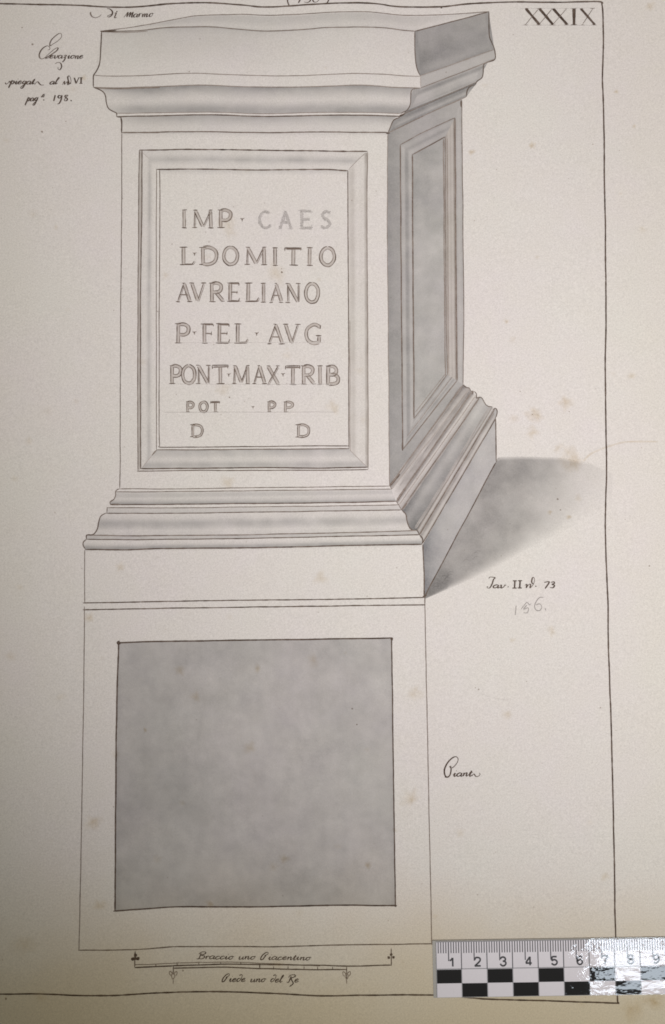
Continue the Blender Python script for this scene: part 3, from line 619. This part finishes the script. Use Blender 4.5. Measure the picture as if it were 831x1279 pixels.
rows = [(262.5, 284.6, [('I', 227, 234), ('M', 240, 267), ('P', 272, 289.5)]), (309, 330.6, [('L', 225, 243), ('D', 249, 272), ('O', 278.8, 298), ('M', 305.5, 334), ('I', 340.3, 347.6), ('T', 355.4, 377), ('I', 383, 391.3), ('O', 400, 418.7)]),
        (353.5, 376.8, [('A', 220.5, 240), ('V', 237, 257), ('R', 261.3, 280), ('E', 284, 299.6), ('L', 306, 323.5), ('I', 325.5, 333), ('A', 337, 354), ('N', 356.5, 375.5), ('O', 381, 398.8)]),
        (404.6, 428.6, [('P', 219, 236.8), ('F', 251, 267), ('E', 270, 287.3), ('L', 293, 309.7), ('A', 334, 355.5), ('V', 354, 374.5), ('G', 381, 401.6)]),
        (456.6, 479.2, [('P', 212, 226.7), ('O', 227.6, 244.5), ('N', 245, 263), ('T', 265, 285.5), ('M', 290.2, 312.6), ('A', 315.7, 333), ('X', 333.5, 349.5), ('T', 356.4, 375), ('R', 376, 393.7), ('I', 396.3, 403.6), ('B', 407, 423.3)]),
        (502, 514.6, [('P', 232.6, 242.5), ('O', 249.2, 259.8), ('T', 263, 275), ('P', 334, 344), ('P', 354.3, 366.3)]), (530.6, 545.6, [('D', 237.8, 254), ('D', 369.5, 387)])]
for y0, y1, ls in rows:
    for ch, a, b in ls:
        dy = 1.0 if (a > 325 and y0 < 460) else 0
        letter(ch, a, b, y0+dy*.6, y1+dy, small=(y1-y0) < 18)
for ch, a, b, y0, y1 in (('C', 323, 339, 264, 285.3), ('A', 348, 366.3, 264, 286), ('E', 373, 390.3, 263, 286), ('S', 400, 414.6, 264, 285.6)): letter(ch, a, b, y0, y1, faded=True)
for x, y in ((302.7, 274.4), (243.2, 317.3), (243, 415.8), (320.8, 417), (285.9, 468.2), (353.7, 468), (316.2, 508.7)): stop(x, y, 2.5 if y < 500 else 1.8)

# ------------------------------------------------------------------ handwriting
HW = {
 'a': (1.0, [[(.75, .85), (.45, 1), (.1, .7), (.05, .25), (.3, 0), (.6, .3), (.78, .95), (.7, .2), (.85, 0), (1.05, .3)]]),
 'c': (.8, [[(.7, .8), (.5, 1), (.15, .75), (.05, .3), (.3, 0), (.8, .35)]]),
 'e': (.8, [[(.05, .4), (.5, .6), (.6, .9), (.4, 1), (.1, .65), (.1, .2), (.35, 0), (.8, .35)]]),
 'i': (.6, [[(0, .4), (.25, 1), (.2, .2), (.35, 0), (.6, .35)], [(.38, 1.5), (.36, 1.7)]]),
 'l': (.6, [[(0, .4), (.4, 1.7), (.42, 2.1), (.28, 2.1), (.15, 1.2), (.15, .2), (.3, 0), (.55, .35)]]),
 'n': (.95, [[(0, .6), (.15, .95), (.15, 0)], [(.15, .5), (.45, .95), (.62, .85), (.58, .2), (.72, 0), (.95, .35)]]),
 'm': (1.45, [[(0, .6), (.15, .95), (.15, 0)], [(.15, .5), (.42, .95), (.58, .85), (.55, 0)], [(.56, .5), (.85, .95), (1.02, .85), (1.0, .2), (1.12, 0), (1.4, .35)]]),
 'o': (.85, [[(.5, 1), (.15, .75), (.1, .25), (.35, 0), (.65, .3), (.65, .8), (.45, 1), (.88, .85)]]),
 'p': (.9, [[(0, .5), (.2, 1.1), (.05, -1.2)], [(.13, .5), (.45, 1), (.7, .7), (.6, .15), (.3, 0), (.15, .1)]]),
 'r': (.7, [[(0, .6), (.15, 1), (.15, 0)], [(.15, .5), (.4, .95), (.65, .9)]]),
 's': (.65, [[(0, .2), (.4, 1), (.52, .5), (.4, .05), (.1, .05)]]),
 't': (.6, [[(0, .4), (.3, 1.6), (.2, .2), (.35, 0), (.6, .35)], [(.02, 1.05), (.5, 1.1)]]),
 'u': (1.0, [[(0, .6), (.15, .95), (.1, .2), (.3, 0), (.6, .4), (.7, .95), (.68, .2), (.8, 0), (1, .3)]]),
 'v': (.85, [[(0, .8), (.15, .95), (.25, .0), (.6, .4), (.65, .95), (.88, .85)]]),
 'z': (.9, [[(.05, .85), (.4, 1), (.6, .8), (.2, .2), (.5, .3), (.45, -.6), (.2, -1.2)]]),
 'd': (.85, [[(.6, .85), (.3, 1), (.05, .5), (.25, 0), (.6, .4), (.75, 1.5), (.6, 2.1), (.3, 2.0), (.2, 1.8)]]),
 'g': (.9, [[(.65, .85), (.35, 1), (.1, .5), (.35, .1), (.6, .4), (.75, .98), (.55, -1.0), (.2, -1.3), (.15, -.8), (.7, 0), (.95, .3)]]),
 'M': (1.8, [[(-.1, 0), (.25, .9), (.45, 1.5), (.5, .1)], [(.5, .1), (1.0, 1.5), (1.0, .1)], [(1.0, .2), (1.5, 1.5), (1.45, .2), (1.6, 0), (1.8, .3)]]),
 'V': (1.1, [[(-.05, 1.5), (.25, 1.5)], [(.1, 1.5), (.45, 0)], [(.45, 0), (.95, 1.5)], [(.8, 1.5), (1.1, 1.5)]]),
 'I': (.7, [[(.05, 1.5), (.6, 1.5)], [(.33, 1.5), (.3, 0)], [(0, 0), (.6, 0)]]),
 'B': (1.3, [[(.35, 1.8), (.3, .2), (.1, -.1), (-.1, .1)], [(.0, 1.5), (.3, 2.1), (.9, 2.2), (1.1, 1.7), (.5, 1.15), (1.05, .9), (1.1, .3), (.7, -.05), (.3, .1)]]),
 'R': (1.3, [[(.35, 1.8), (.3, .2), (.1, -.1), (-.1, .1)], [(-.1, 1.4), (.2, 2.1), (.9, 2.2), (1.1, 1.7), (.5, 1.1), (1.2, -.3), (.9, -1.0), (.75, -1.3)]]),
 'P': (1.3, [[(.65, 1.1), (.5, 1.3), (.7, 1.45), (1.0, 1.9), (.85, 2.35), (.45, 2.1), (.1, 1.2), (.05, .2), (.3, 0), (.6, .15)], [(.75, 1.5), (.5, .3), (.25, -.1), (.0, .0)]]),
 '7': (.9, [[(.05, 1.2), (.75, 1.35), (.3, -.2)]]), '3': (.9, [[(.1, 1.2), (.5, 1.35), (.6, 1.0), (.3, .75), (.65, .55), (.5, .0), (.1, .0)]]),
 '1': (.7, [[(.35, 1.6), (.15, 0)]]), '9': (1.1, [[(.7, 1.2), (.4, 1.5), (.15, 1.1), (.4, .7), (.7, 1.1), (.8, 1.5), (.7, .2), (.4, -.7), (.1, -.75)]]),
 '8': (1.0, [[(.75, 1.5), (.3, 1.4), (.3, 1.0), (.7, .5), (.55, 0), (.2, .1), (.3, .6), (.8, 1.5)]]),
 '5': (1.1, [[(.9, 1.5), (.45, 1.7), (.2, .9), (.6, .9), (.65, .3), (.2, 0)]]), '6': (1.1, [[(.8, 1.9), (.3, 1.2), (.15, .5), (.45, 0), (.8, .4), (.5, .8), (.2, .5)]]),
 '0': (1.1, [[(.5, 1.5), (.15, .9), (.4, 0), (.8, .6), (.5, 1.5)]]),
 '.': (.5, [[(.2, .1), (.25, -.02)]]), ' ': (.9, []),
}
def write(s, text, x0, y0, x1, y1, xh, slant=.30, w=1.3, pen=.55, d=.95, T=T_INK):
    """write text so that it runs from (x0,y0) to (x1,y1) on its baseline, x-height xh"""
    tot = sum(HW[c][0] for c in text); wd = math.hypot(x1-x0, y1-y0); k = wd/tot; ax, ay = (x1-x0)/wd, (y1-y0)/wd; cx = 0
    for c in text:
        jy = random.uniform(-.06, .06)
        for st_ in HW[c][1]:
            P = []
            for gx, gy in st_:
                lx = (cx+gx)*k+slant*gy*xh; ly = (gy+jy)*xh
                P.append((x0+lx*ax+ly*ay, y0+lx*ay-ly*ax))
            if c == '.': s.blot(P[0][0], P[0][1]-.3, w*.55, d, T=T)
            else: s.stroke(P, w, d, T=T, pen=pen, wob=.05, taper=.3, step=.7, vary=.2)
        cx += HW[c][0]
def crop(ox, oy, sc, pts): return [(ox+x/sc, oy+y/sc) for x, y in pts]
def pen_in(s, ox, oy, sc, pts, w=1.3, d=.9, pen=.6, T=T_INK): s.stroke(crop(ox, oy, sc, pts), w, d, pen=pen, wob=.05, step=.7, taper=.4, T=T)
K = 6.925
s = Sheet('ink')
pen_in(s, 100, 0, K, [(95, 105), (92, 118), (105, 145), (140, 156), (175, 140), (185, 128)], 1.5, .7); pen_in(s, 100, 0, K, [(235, 75), (262, 82), (282, 105), (275, 135), (250, 150), (240, 140), (262, 130), (285, 120)], 1.7)
pen_in(s, 100, 0, K, [(300, 118), (315, 112), (300, 155), (320, 150)], 1.5); s.blot(146.3, 14.6, .8)
write(s, 'Marmo', 155.5, 22, 191, 21.2, 4.4, w=1.6)
s.build('note', M_INK, sheet, label='cursive words di Marmo at the top')
s = Sheet('ink')
pen_in(s, 0, 30, K, [(430, 195), (445, 185), (500, 150), (533, 115), (530, 85), (505, 88), (455, 130), (435, 165), (435, 190), (450, 185)], 1.3, .75)
pen_in(s, 0, 30, K, [(415, 228), (432, 220), (430, 200), (405, 192), (365, 220), (342, 265), (350, 298), (380, 300), (430, 255), (480, 215), (505, 208), (490, 235), (440, 270), (395, 298), (420, 295), (440, 280)], 1.5, .8)
write(s, 'evazione', 62, 73, 104, 73.6, 4.0, w=1.5, pen=.7)
pen_in(s, 0, 30, K, [(478, 345), (500, 335), (525, 340), (535, 370), (520, 398), (505, 390), (505, 375)], 1.4)
s.build('note', M_INK, sheet, label='cursive word Elevazione beside the cornice')
s = Sheet('ink')
pen_in(s, 0, 30, K, [(48, 508), (55, 522), (70, 515), (85, 495), (95, 520)], 1.5); write(s, 'piegat', 12.5, 105.4, 43, 105.4, 4.0, w=1.7, pen=.8, slant=.38); pen_in(s, 0, 30, K, [(300, 528), (325, 500), (345, 520), (360, 530), (385, 528)], 1.7)
write(s, 'al', 62, 105.6, 72, 105.2, 3.8, w=1.6, pen=.8, slant=.5)
pen_in(s, 0, 30, K, [(540, 528), (560, 495), (560, 525), (585, 500), (590, 528), (615, 505), (612, 470), (600, 450), (588, 465), (600, 520)], 1.5); s.blot(88.6, 104.5, .7)
write(s, 'VI', 92.5, 104.8, 104, 104.4, 4.7, slant=.05, w=1.7, pen=1.0); s.build('note', M_INK, sheet, label='cursive line spiegata al N. VI beside the cornice')
s = Sheet('ink')
write(s, 'pag', 33.2, 126.8, 47, 126.4, 4.2, w=1.6, pen=.7, slant=.4); s.stroke([(52, 122), (55.5, 117.5), (55, 121.5), (51.5, 120.5)], 1.2, .9); s.blot(55, 125.2, .8)
write(s, '198', 66.3, 126.8, 86.5, 126.2, 4.7, w=1.7, pen=.8, slant=.1); s.blot(89.2, 126, .9); s.build('note', M_INK, sheet, label='cursive reference pag. 198 below the other notes')
s = Sheet('ink')
pen_in(s, 600, 710, 7.555, [(82, 100), (85, 85), (105, 82), (140, 88), (125, 105), (110, 150), (90, 183), (70, 185), (62, 175), (75, 170)], 1.5, .9)
write(s, 'av', 615.5, 734.6, 631, 734.8, 4.0, w=1.7, pen=.9); s.blot(634.6, 733, .7); write(s, 'II', 640, 734.6, 653, 734.6, 6.0, slant=.02, w=1.7, pen=1.1)
pen_in(s, 600, 710, 7.555, [(420, 160), (440, 150), (435, 185), (455, 155), (475, 150), (470, 185), (500, 150), (512, 110), (505, 85), (490, 95), (485, 130), (500, 150)], 1.6); s.blot(669.4, 732.3, .8)
write(s, '73', 678.5, 733.8, 694.3, 734.4, 5.4, slant=.1, w=1.7, pen=.9); s.build('note', M_INK, sheet, label='cursive reference Tav. II N. 73 under the drawn shadow')
s = Sheet('ink'); pc = dict(T=T_PENCIL, d=.75, w=1.0, pen=.8)
for q in ([(338, 350), (335, 395), (328, 440)], [(385, 385), (410, 355), (440, 322), (465, 345), (475, 335)], [(440, 345), (410, 385), (450, 372), (455, 395), (440, 420), (408, 418)], [(595, 275), (560, 275), (530, 310), (512, 360), (530, 395), (565, 395), (580, 360), (560, 335), (525, 345)], [(610, 375), (620, 398)]):
    pen_in(s, 600, 710, 7.555, q, **pc)
s.build('pencil_number', M_INK, sheet, label='faint pencil number 156')
s = Sheet('ink'); Kp = 10.39
pen_in(s, 545, 930, Kp, [(170, 290), (185, 280), (190, 305), (225, 290), (265, 245), (285, 190), (260, 158), (215, 170), (160, 220), (118, 290), (105, 350), (115, 400), (135, 420), (175, 405), (185, 385)], 1.7, .9, .8)
pen_in(s, 545, 930, Kp, [(195, 310), (190, 350), (180, 390), (150, 425), (115, 420)], 1.5); s.blot(557, 970, 1.4)
write(s, 'iant', 565.5, 969.6, 589.5, 969.6, 4.4, w=1.6, pen=.8); pen_in(s, 545, 930, Kp, [(430, 370), (475, 362)], 1.0); pen_in(s, 545, 930, Kp, [(465, 410), (485, 380), (500, 395), (520, 415), (555, 405), (570, 380), (555, 368)], 1.5)
s.build('note', M_INK, sheet, label='cursive word Pianta right of the plan')
s = Sheet('ink')
pen_in(s, 330, 0, K, [(212, -40), (203, 0), (208, 30), (220, 52)], 1.4); pen_in(s, 330, 0, K, [(545, -40), (558, -5), (550, 20), (530, 38)], 1.4)
pen_in(s, 330, 0, K, [(325, -60), (312, -5), (297, 28)], 1.6); pen_in(s, 330, 0, K, [(420, -60), (380, -55), (365, -20), (395, -15), (400, 8), (375, 24), (345, 18)], 1.6); pen_in(s, 330, 0, K, [(470, -50), (425, -35), (425, 12), (450, 20), (475, 0), (480, -30), (460, -50)], 1.6)
s.build('note', M_INK, sheet, label='number in round brackets cut by the top of the picture')

# plate number: Roman capitals with heavy diagonals
s0 = Sheet('ink'); s0.stroke([(650, 10.6), (745, 10.2)], .6, .3, T=T_PENCIL); s0.stroke([(652, 31.8), (746, 32)], .6, .35, T=T_PENCIL)
pn = s0.build('plate_number', M_INK, sheet, label='Roman plate number XXXIX in the upper right corner')
for a, b in ((656.8, 673.8), (673.8, 690.8), (691, 708.6)):
    s = Sheet('ink'); s.stroke([(a, 11), (b, 31)], 3.1, .95, wob=.1, taper=0); s.stroke([(b-.8, 11), (a-.5, 31.2)], .8, .65, wob=.1)
    for q in ((a-1.5, a+3.5, 10.7), (b-4, b+1.5, 10.8), (a-2.5, a+2.5, 31.4), (b-4, b+2, 31.3)): s.stroke([(q[0], q[2]), (q[1], q[2])], .8, .6, wob=.05)
    s.build('numeral', M_INK, pn)
s = Sheet('ink'); s.stroke([(717, 11), (717, 31)], 3.6, .95, wob=.1, taper=0); s.stroke([(713.5, 10.8), (720.5, 10.8)], 1, .8); s.stroke([(713, 31.2), (721, 31.2)], 1, .8); s.build('numeral', M_INK, pn)
s = Sheet('ink'); a, b = 725.5, 743; s.stroke([(a, 11), (b, 31)], 3.1, .95, wob=.1, taper=0); s.stroke([(b-2.5, 11), (a+2, 31.2)], .8, .7, wob=.1)
for q in ((a-1.5, a+3.5, 10.7), (b-6, b, 10.8), (a, a+4.5, 31.4), (b-4, b+2, 31.3)): s.stroke([(q[0], q[2]), (q[1], q[2])], .8, .6, wob=.05)
s.build('numeral', M_INK, pn)

# ------------------------------------------------------------------ drawn scale bars under the plan
s = Sheet('ink'); Kb = 4.888
f_ = lambda pts, w=1.0, d=.75: s.stroke(crop(155, 1170, Kb, pts), w, d, curved=len(pts) > 2)
f_([(66, 188), (200, 182), (300, 177)], 1.5, .85); f_([(66, 170), (200, 167), (330, 160), (480, 156)], .7, .6); f_([(66, 95), (66, 188)], 1.2, .8)
s.stroke([(216, 1206.2), (290, 1204.4), (345, 1204.8), (400, 1205.4), (435, 1206.6), (489, 1205.4)], 1.3, .85)
s.stroke([(253, 1202), (290, 1201.8), (325, 1203), (400, 1206.5)], .7, .5)
s.stroke([(217, 1209.2), (280, 1208), (325, 1209.8), (380, 1210.8), (433, 1211)], 1.3, .8); s.stroke([(216.8, 1206), (216.6, 1217)], 1.2, .8); s.stroke([(433.2, 1207), (433, 1228)], 1.2, .8)
s.stroke([(488.8, 1184.5), (489, 1206)], 1.2, .85)
for x, y0, y1 in ((195, 1204.6, 1207), (221.5, 1202, 1206.5), (248.5, 1201.6, 1205), (276, 1201.4, 1205), (301, 1201.6, 1205), (324.6, 1203.6, 1210.5), (342, 1207, 1211), (360, 1207, 1211), (380, 1207, 1211.6), (397, 1207.4, 1211.6), (415.5, 1207.6, 1211.6)): s.stroke([(x, y0), (x, y1)], 1.2, .8, wob=0)
for x, y, r in ((166, 1198, 2.2), (172.6, 1197.4, 2.2), (169.4, 1193, 2.0), (169.4, 1197, 2.0), (485.6, 1196, 1.8), (491.6, 1195.6, 1.8), (488.8, 1192, 1.7)): s.blot(x, y, r, .85)
s.stroke([(169.4, 1194), (169.3, 1188)], 1.2, .85)
for xx in (216.6, 433): 
    for q in ([(0, 1217), (-4, 1213), (-5, 1216), (-3, 1219)], [(0, 1217), (4, 1213), (5, 1216), (3, 1219)], [(0, 1214), (2, 1219), (0, 1223), (-2, 1219), (0, 1214)], [(0, 1222), (0, 1229)]): s.stroke([(xx+a, b) for a, b in q], 1.0, .55, T=T_GREYINK)
s.build('scale_bar', M_INK, sheet, label='two drawn scale bars ending in small trefoils')
s = Sheet('ink'); write(s, 'Braccio uno Piacentino', 246.5, 1197.6, 387.5, 1199.2, 3.9, w=1.25, pen=.6, slant=.35); s.build('note', M_INK, sheet, label='cursive caption Braccio uno Piacentino above the scale bars')
s = Sheet('ink'); write(s, 'Piede uno del Re', 277, 1225.8, 373, 1227, 4.2, w=1.25, pen=.6, slant=.35); s.build('note', M_INK, sheet, label='cursive caption Piede uno del Re below the scale bars')

# ------------------------------------------------------------------ foxing and specks of age (uncountable)
s = Sheet('stain')
for x, y, r, d in ((668, 518, 11, .55), (706, 504, 8, .5), (716, 574, 13, .5), (665, 182, 4, .9), (589, 190, 4, .6), (632, 402, 3, .5), (687, 640, 3.5, .7), (711, 646, 3.5, .7), (722, 622, 5, .3), (112, 772, 7, .5),
                   (115, 1028, 9, .35), (125, 1132, 8, .4), (262, 1128, 5, .5), (355, 1072, 6, .5), (460, 1081, 4, .6), (245, 870, 6, .4), (225, 838, 6, .4), (322, 835, 5, .4), (312, 935, 8, .4), (392, 825, 7, .35), (400, 722, 9, .4),
                   (150, 708, 6, .35), (518, 866, 10, .35), (515, 997, 9, .4), (120, 1027, 8, .3), (182, 912, 3, .6), (278, 485, 8, .35), (415, 508, 8, .35), (285, 285, 12, .3), (285, 602, 9, .4), (665, 540, 7, .4), (697, 560, 6, .35), (790, 470, 5, .3),
                   (755, 1095, 5, .4), (690, 790, 5, .3), (640, 800, 5, .2), (812, 8, 6, .4), (770, 115, 2.5, .7), (792, 158, 3, .5), (105, 98, 4, .5), (345, 340, 14, .3), (640, 425, 5, .2), (30, 1180, 14, .3), (50, 1245, 8, .3), (575, 1040, 6, .3), (817, 1250, 12, .5), (790, 1262, 14, .4)):
    s.blot(x, y, r*1.25, d, T=T_FOX, soft=True, ell=random.uniform(.7, 1.1), ang=random.random()*3, irr=.4)
for x, y, r in ((41, 56, 1.3), (53, 165, 1.3), (696.5, 623.5, 1.2), (700, 637, .8), (352.3, 340.4, 1.2), (352, 336, .6), (287, 496.6, .9), (306, 502, .5), (311, 498, .5), (229, 1212, 1), (28, 35, .8), (811, 707, .9), (598, 861, .9), (594, 859, .6), (665, 518, .7), (8, 1247, 1.2), (440, 885, 1.1), (446, 905, .9)):
    s.blot(x, y, r, .55, T=T_GREYINK)
rnd = random.Random(3)
for _ in range(150):
    s.blot(rnd.uniform(0, 830), rnd.uniform(10, 1270), rnd.uniform(.3, .8), rnd.uniform(.15, .5), T=T_GREYINK)
for _ in range(60):
    s.blot(rnd.uniform(0, 830), rnd.uniform(10, 1270), rnd.uniform(3, 9), rnd.uniform(.08, .25), T=T_FOX, soft=True, ell=rnd.uniform(.6, 1))
s.stroke([(728, 577), (738, 567), (757, 559), (778, 553), (800, 552), (822, 552)], 2.2, .28, T=T_FOX, vary=.6)
s.stroke([(594, 859), (602, 867), (618, 872), (635, 874)], .6, .14, T=T_PENCIL)
for _ in range(14):
    x, y = 535+rnd.random()*60, 0; y = 742-(x-535)*.75-rnd.random()*8; s.stroke([(x, y), (x+4, y-4), (x+9, y-3)], .6, .3, T=T_PENCIL)
s.build('foxing', M_STAIN, sheet, label='brown age spots and specks scattered over the paper', stuff=True)

# ------------------------------------------------------------------ laminated centimetre ruler lying on the sheet
def coat_mat(name, col, rough=0.5, mott=0.0):
    m = bpy.data.materials.new(name); N, L = nodes(m); b = N['Principled BSDF']
    tc = N.new('ShaderNodeTexCoord').outputs['Object']
    n1 = noise_node(N, L, tc, 700, 2); c = mixcol(N, L, 'MIX', n1, tuple(v*(1-mott) for v in col), tuple(min(1, v*(1+mott)) for v in col)); L.new(c, b.inputs['Base Color'])
    b.inputs['Roughness'].default_value = rough; b.inputs['Specular IOR Level'].default_value = 0.1
    b.inputs['Coat Weight'].default_value = 1.0; b.inputs['Coat Roughness'].default_value = 0.035; b.inputs['Coat IOR'].default_value = 1.37
    g = N.new('ShaderNodeNewGeometry').outputs['Position']
    mp = N.new('ShaderNodeMapping'); mp.inputs['Scale'].default_value = (0.7, 1.3, 1); L.new(g, mp.inputs[0])
    a = noise_node(N, L, mp.outputs[0], 420, 2, .5); a2 = noise_node(N, L, mp.outputs[0], 110, 2, .5)
    bp = N.new('ShaderNodeBump'); bp.inputs['Strength'].default_value = 1.0; bp.inputs['Distance'].default_value = 0.00005
    L.new(math_node(N, L, 'ADD', a, math_node(N, L, 'MULTIPLY', a2, 2.5)), bp.inputs['Height']); L.new(bp.outputs[0], b.inputs['Coat Normal'])
    return m
M_WHITE = coat_mat('laminated_white_card', (0.83, 0.80, 0.87), mott=.03); M_BLACK = coat_mat('laminated_black_print', (0.012, 0.012, 0.014)); M_GREYP = coat_mat('laminated_grey_print', (0.10, 0.10, 0.115))
M_FILM = coat_mat('laminate_film_edge', (0.46, 0.45, 0.43)); M_HAIR = coat_mat('laminated_hairline_print', (0.33, 0.33, 0.36))
M_DIGIT = coat_mat('laminated_dark_print', (0.075, 0.075, 0.085))
p0 = at(545.3, 1244.6); p1 = at(831, 1240.2)
ang = math.atan2(p1.y-p0.y, p1.x-p0.x)
U = (at(800.4, 1241).xy-at(545.3, 1244.6).xy).length/8.0      # one printed centimetre
ruler = bpy.data.objects.new('scale_ruler', None); COL.objects.link(ruler)
ruler.location = (p0.x, p0.y, 0.00085); ruler.rotation_euler = (0, 0, ang)
ruler['label'] = 'white laminated centimetre ruler with black checks lying on the lower right of the sheet'; ruler['category'] = 'ruler'
def box_mesh(name, x0, y0, x1, y1, z0, z1, mat, bev=0.0):
    import bmesh
    bm = bmesh.new(); r = bmesh.ops.create_cube(bm, size=1)
    for v in r['verts']: v.co = Vector(((x0+x1)/2+v.co.x*(x1-x0), (y0+y1)/2+v.co.y*(y1-y0), (z0+z1)/2+v.co.z*(z1-z0)))
    if bev: bmesh.ops.bevel(bm, geom=bm.edges[:], offset=bev, segments=2, affect='EDGES')
    me = bpy.data.meshes.new(name); bm.to_mesh(me); bm.free(); me.materials.append(mat); return me
def part(name, me, parent, loc=(0, 0, 0), label=None):
    o = bpy.data.objects.new(name, me); COL.objects.link(o); o.parent = parent; o.location = loc
    if label: o['label'] = label
    return o
Hh = 2.13*U; RL = 10
part('laminate_film', box_mesh('laminate_film', -.12*U, -.03*U, (RL+.12)*U, Hh+.03*U, -.0007, -.0002, M_FILM, .0001), ruler)
part('card', box_mesh('card', 0, 0, RL*U, Hh, -.0004, 0, M_WHITE), ruler)
sq = box_mesh('black_check', 0, 0, U*.995, .52*U, 0.00001, .00005, M_BLACK)
for i in range(RL): part('black_check', sq, ruler, (i*U, .53*U if i % 2 == 0 else .005*U, 0))
hair = box_mesh('band_line', 0, 0, RL*U, .03*U, .00001, .00004, M_HAIR)
part('band_line', hair, ruler, (0, 1.06*U, 0)); part('band_line', hair, ruler, (0, Hh-.03*U, 0)); part('band_line', box_mesh('band_line', 0, 0, .03*U, Hh, .00002, .00006, M_HAIR), ruler, (0, 0, 0.00002))
short = box_mesh('tick', -.018*U, 0, .018*U, .42*U, .00001, .00004, M_GREYP); mid = box_mesh('tick', -.02*U, 0, .02*U, .72*U, .00001, .00004, M_GREYP); lng = box_mesh('tick', -.018*U, 0, .018*U, 1.04*U, .00001, .00004, M_GREYP)
low = box_mesh('cell_line', -.015*U, 0, .015*U, 1.05*U, .00006, .00008, M_HAIR)
for i in range(RL*10):
    me = lng if (i % 10 == 0) else (mid if i % 10 == 5 else short); h_ = {0: 1.04, 5: .72}.get(i % 10, .42)
    if i: part('tick', me, ruler, (i*U/10, Hh-.03*U-h_*U, 0.00003))
for i in range(1, RL): part('cell_line', low, ruler, (i*U, 0, 0))
DG = {'1': [[(-.35, .68), (-.1, .78), (.08, 1)], [(.1, 1), (.1, 0)]], '2': [[(-.42, .7), (-.3, .95), (0, 1), (.35, .9), (.36, .62), (.05, .35), (-.42, .02)], [(-.45, .03), (.45, .03)]],
      '3': [[(-.4, .78), (-.2, .98), (.15, .98), (.34, .8), (.25, .57), (-.05, .53)], [(-.05, .53), (.3, .47), (.4, .25), (.2, .03), (-.15, 0), (-.42, .22)]], '4': [[(.2, 0), (.2, 1)], [(.18, .98), (-.42, .3)], [(-.45, .26), (.45, .26)]],
      '5': [[(.38, .96), (-.28, .96)], [(-.28, .98), (-.36, .5)], [(-.36, .48), (0, .62), (.38, .45), (.36, .15), (0, 0), (-.4, .18)]], '6': [[(.36, .8), (.1, 1), (-.3, .75), (-.38, .3), (-.1, 0), (.3, .1), (.38, .38), (.1, .6), (-.34, .4)]],
      '7': [[(-.42, .96), (.42, .96)], [(.4, .95), (.08, .5), (-.1, 0)]], '8': [[(0, .53), (-.33, .68), (-.28, .93), (.05, 1), (.33, .88), (.28, .62), (0, .53), (-.4, .35), (-.3, .05), (.1, 0), (.4, .2), (.3, .44), (0, .53)]],
      '9': [[(-.36, .2), (-.1, 0), (.3, .25), (.38, .7), (.1, 1), (-.3, .9), (-.38, .62), (-.1, .4), (.34, .6)]], '0': [[(0, 1), (-.35, .8), (-.38, .25), (0, 0), (.38, .25), (.35, .8), (0, 1)]]}
def digit_mesh(txt):
    V = []; Fs = []; z = 0
    for k, ch in enumerate(txt):
        for st_ in DG[ch]:
            P = resample([(x*.27*U+k*.27*U, y*.33*U) for x, y in st_]); P = take(P, 14 if len(st_) > 2 else 3)
            t = np.gradient(P, axis=0); t /= np.hypot(t[:, 0], t[:, 1])[:, None]; n_ = np.stack([-t[:, 1], t[:, 0]], 1); k0 = len(V); z += 2e-6
            for p, q in zip(P, n_):
                for sg in (-1, 1): V.append((p[0]+sg*q[0]*.033*U, p[1]+sg*q[1]*.033*U, z))
            for j in range(len(P)-1): Fs.append((k0+2*j, k0+2*j+2, k0+2*j+3, k0+2*j+1))
    me = bpy.data.meshes.new('digit'); me.from_pydata(V, [], Fs); me.materials.append(M_DIGIT); return me
for i in range(1, RL+1):
    me = digit_mesh(str(i))
    part('digit', me, ruler, ((i-.37)*U if i < 10 else (i-.45)*U, 1.17*U, .00004))
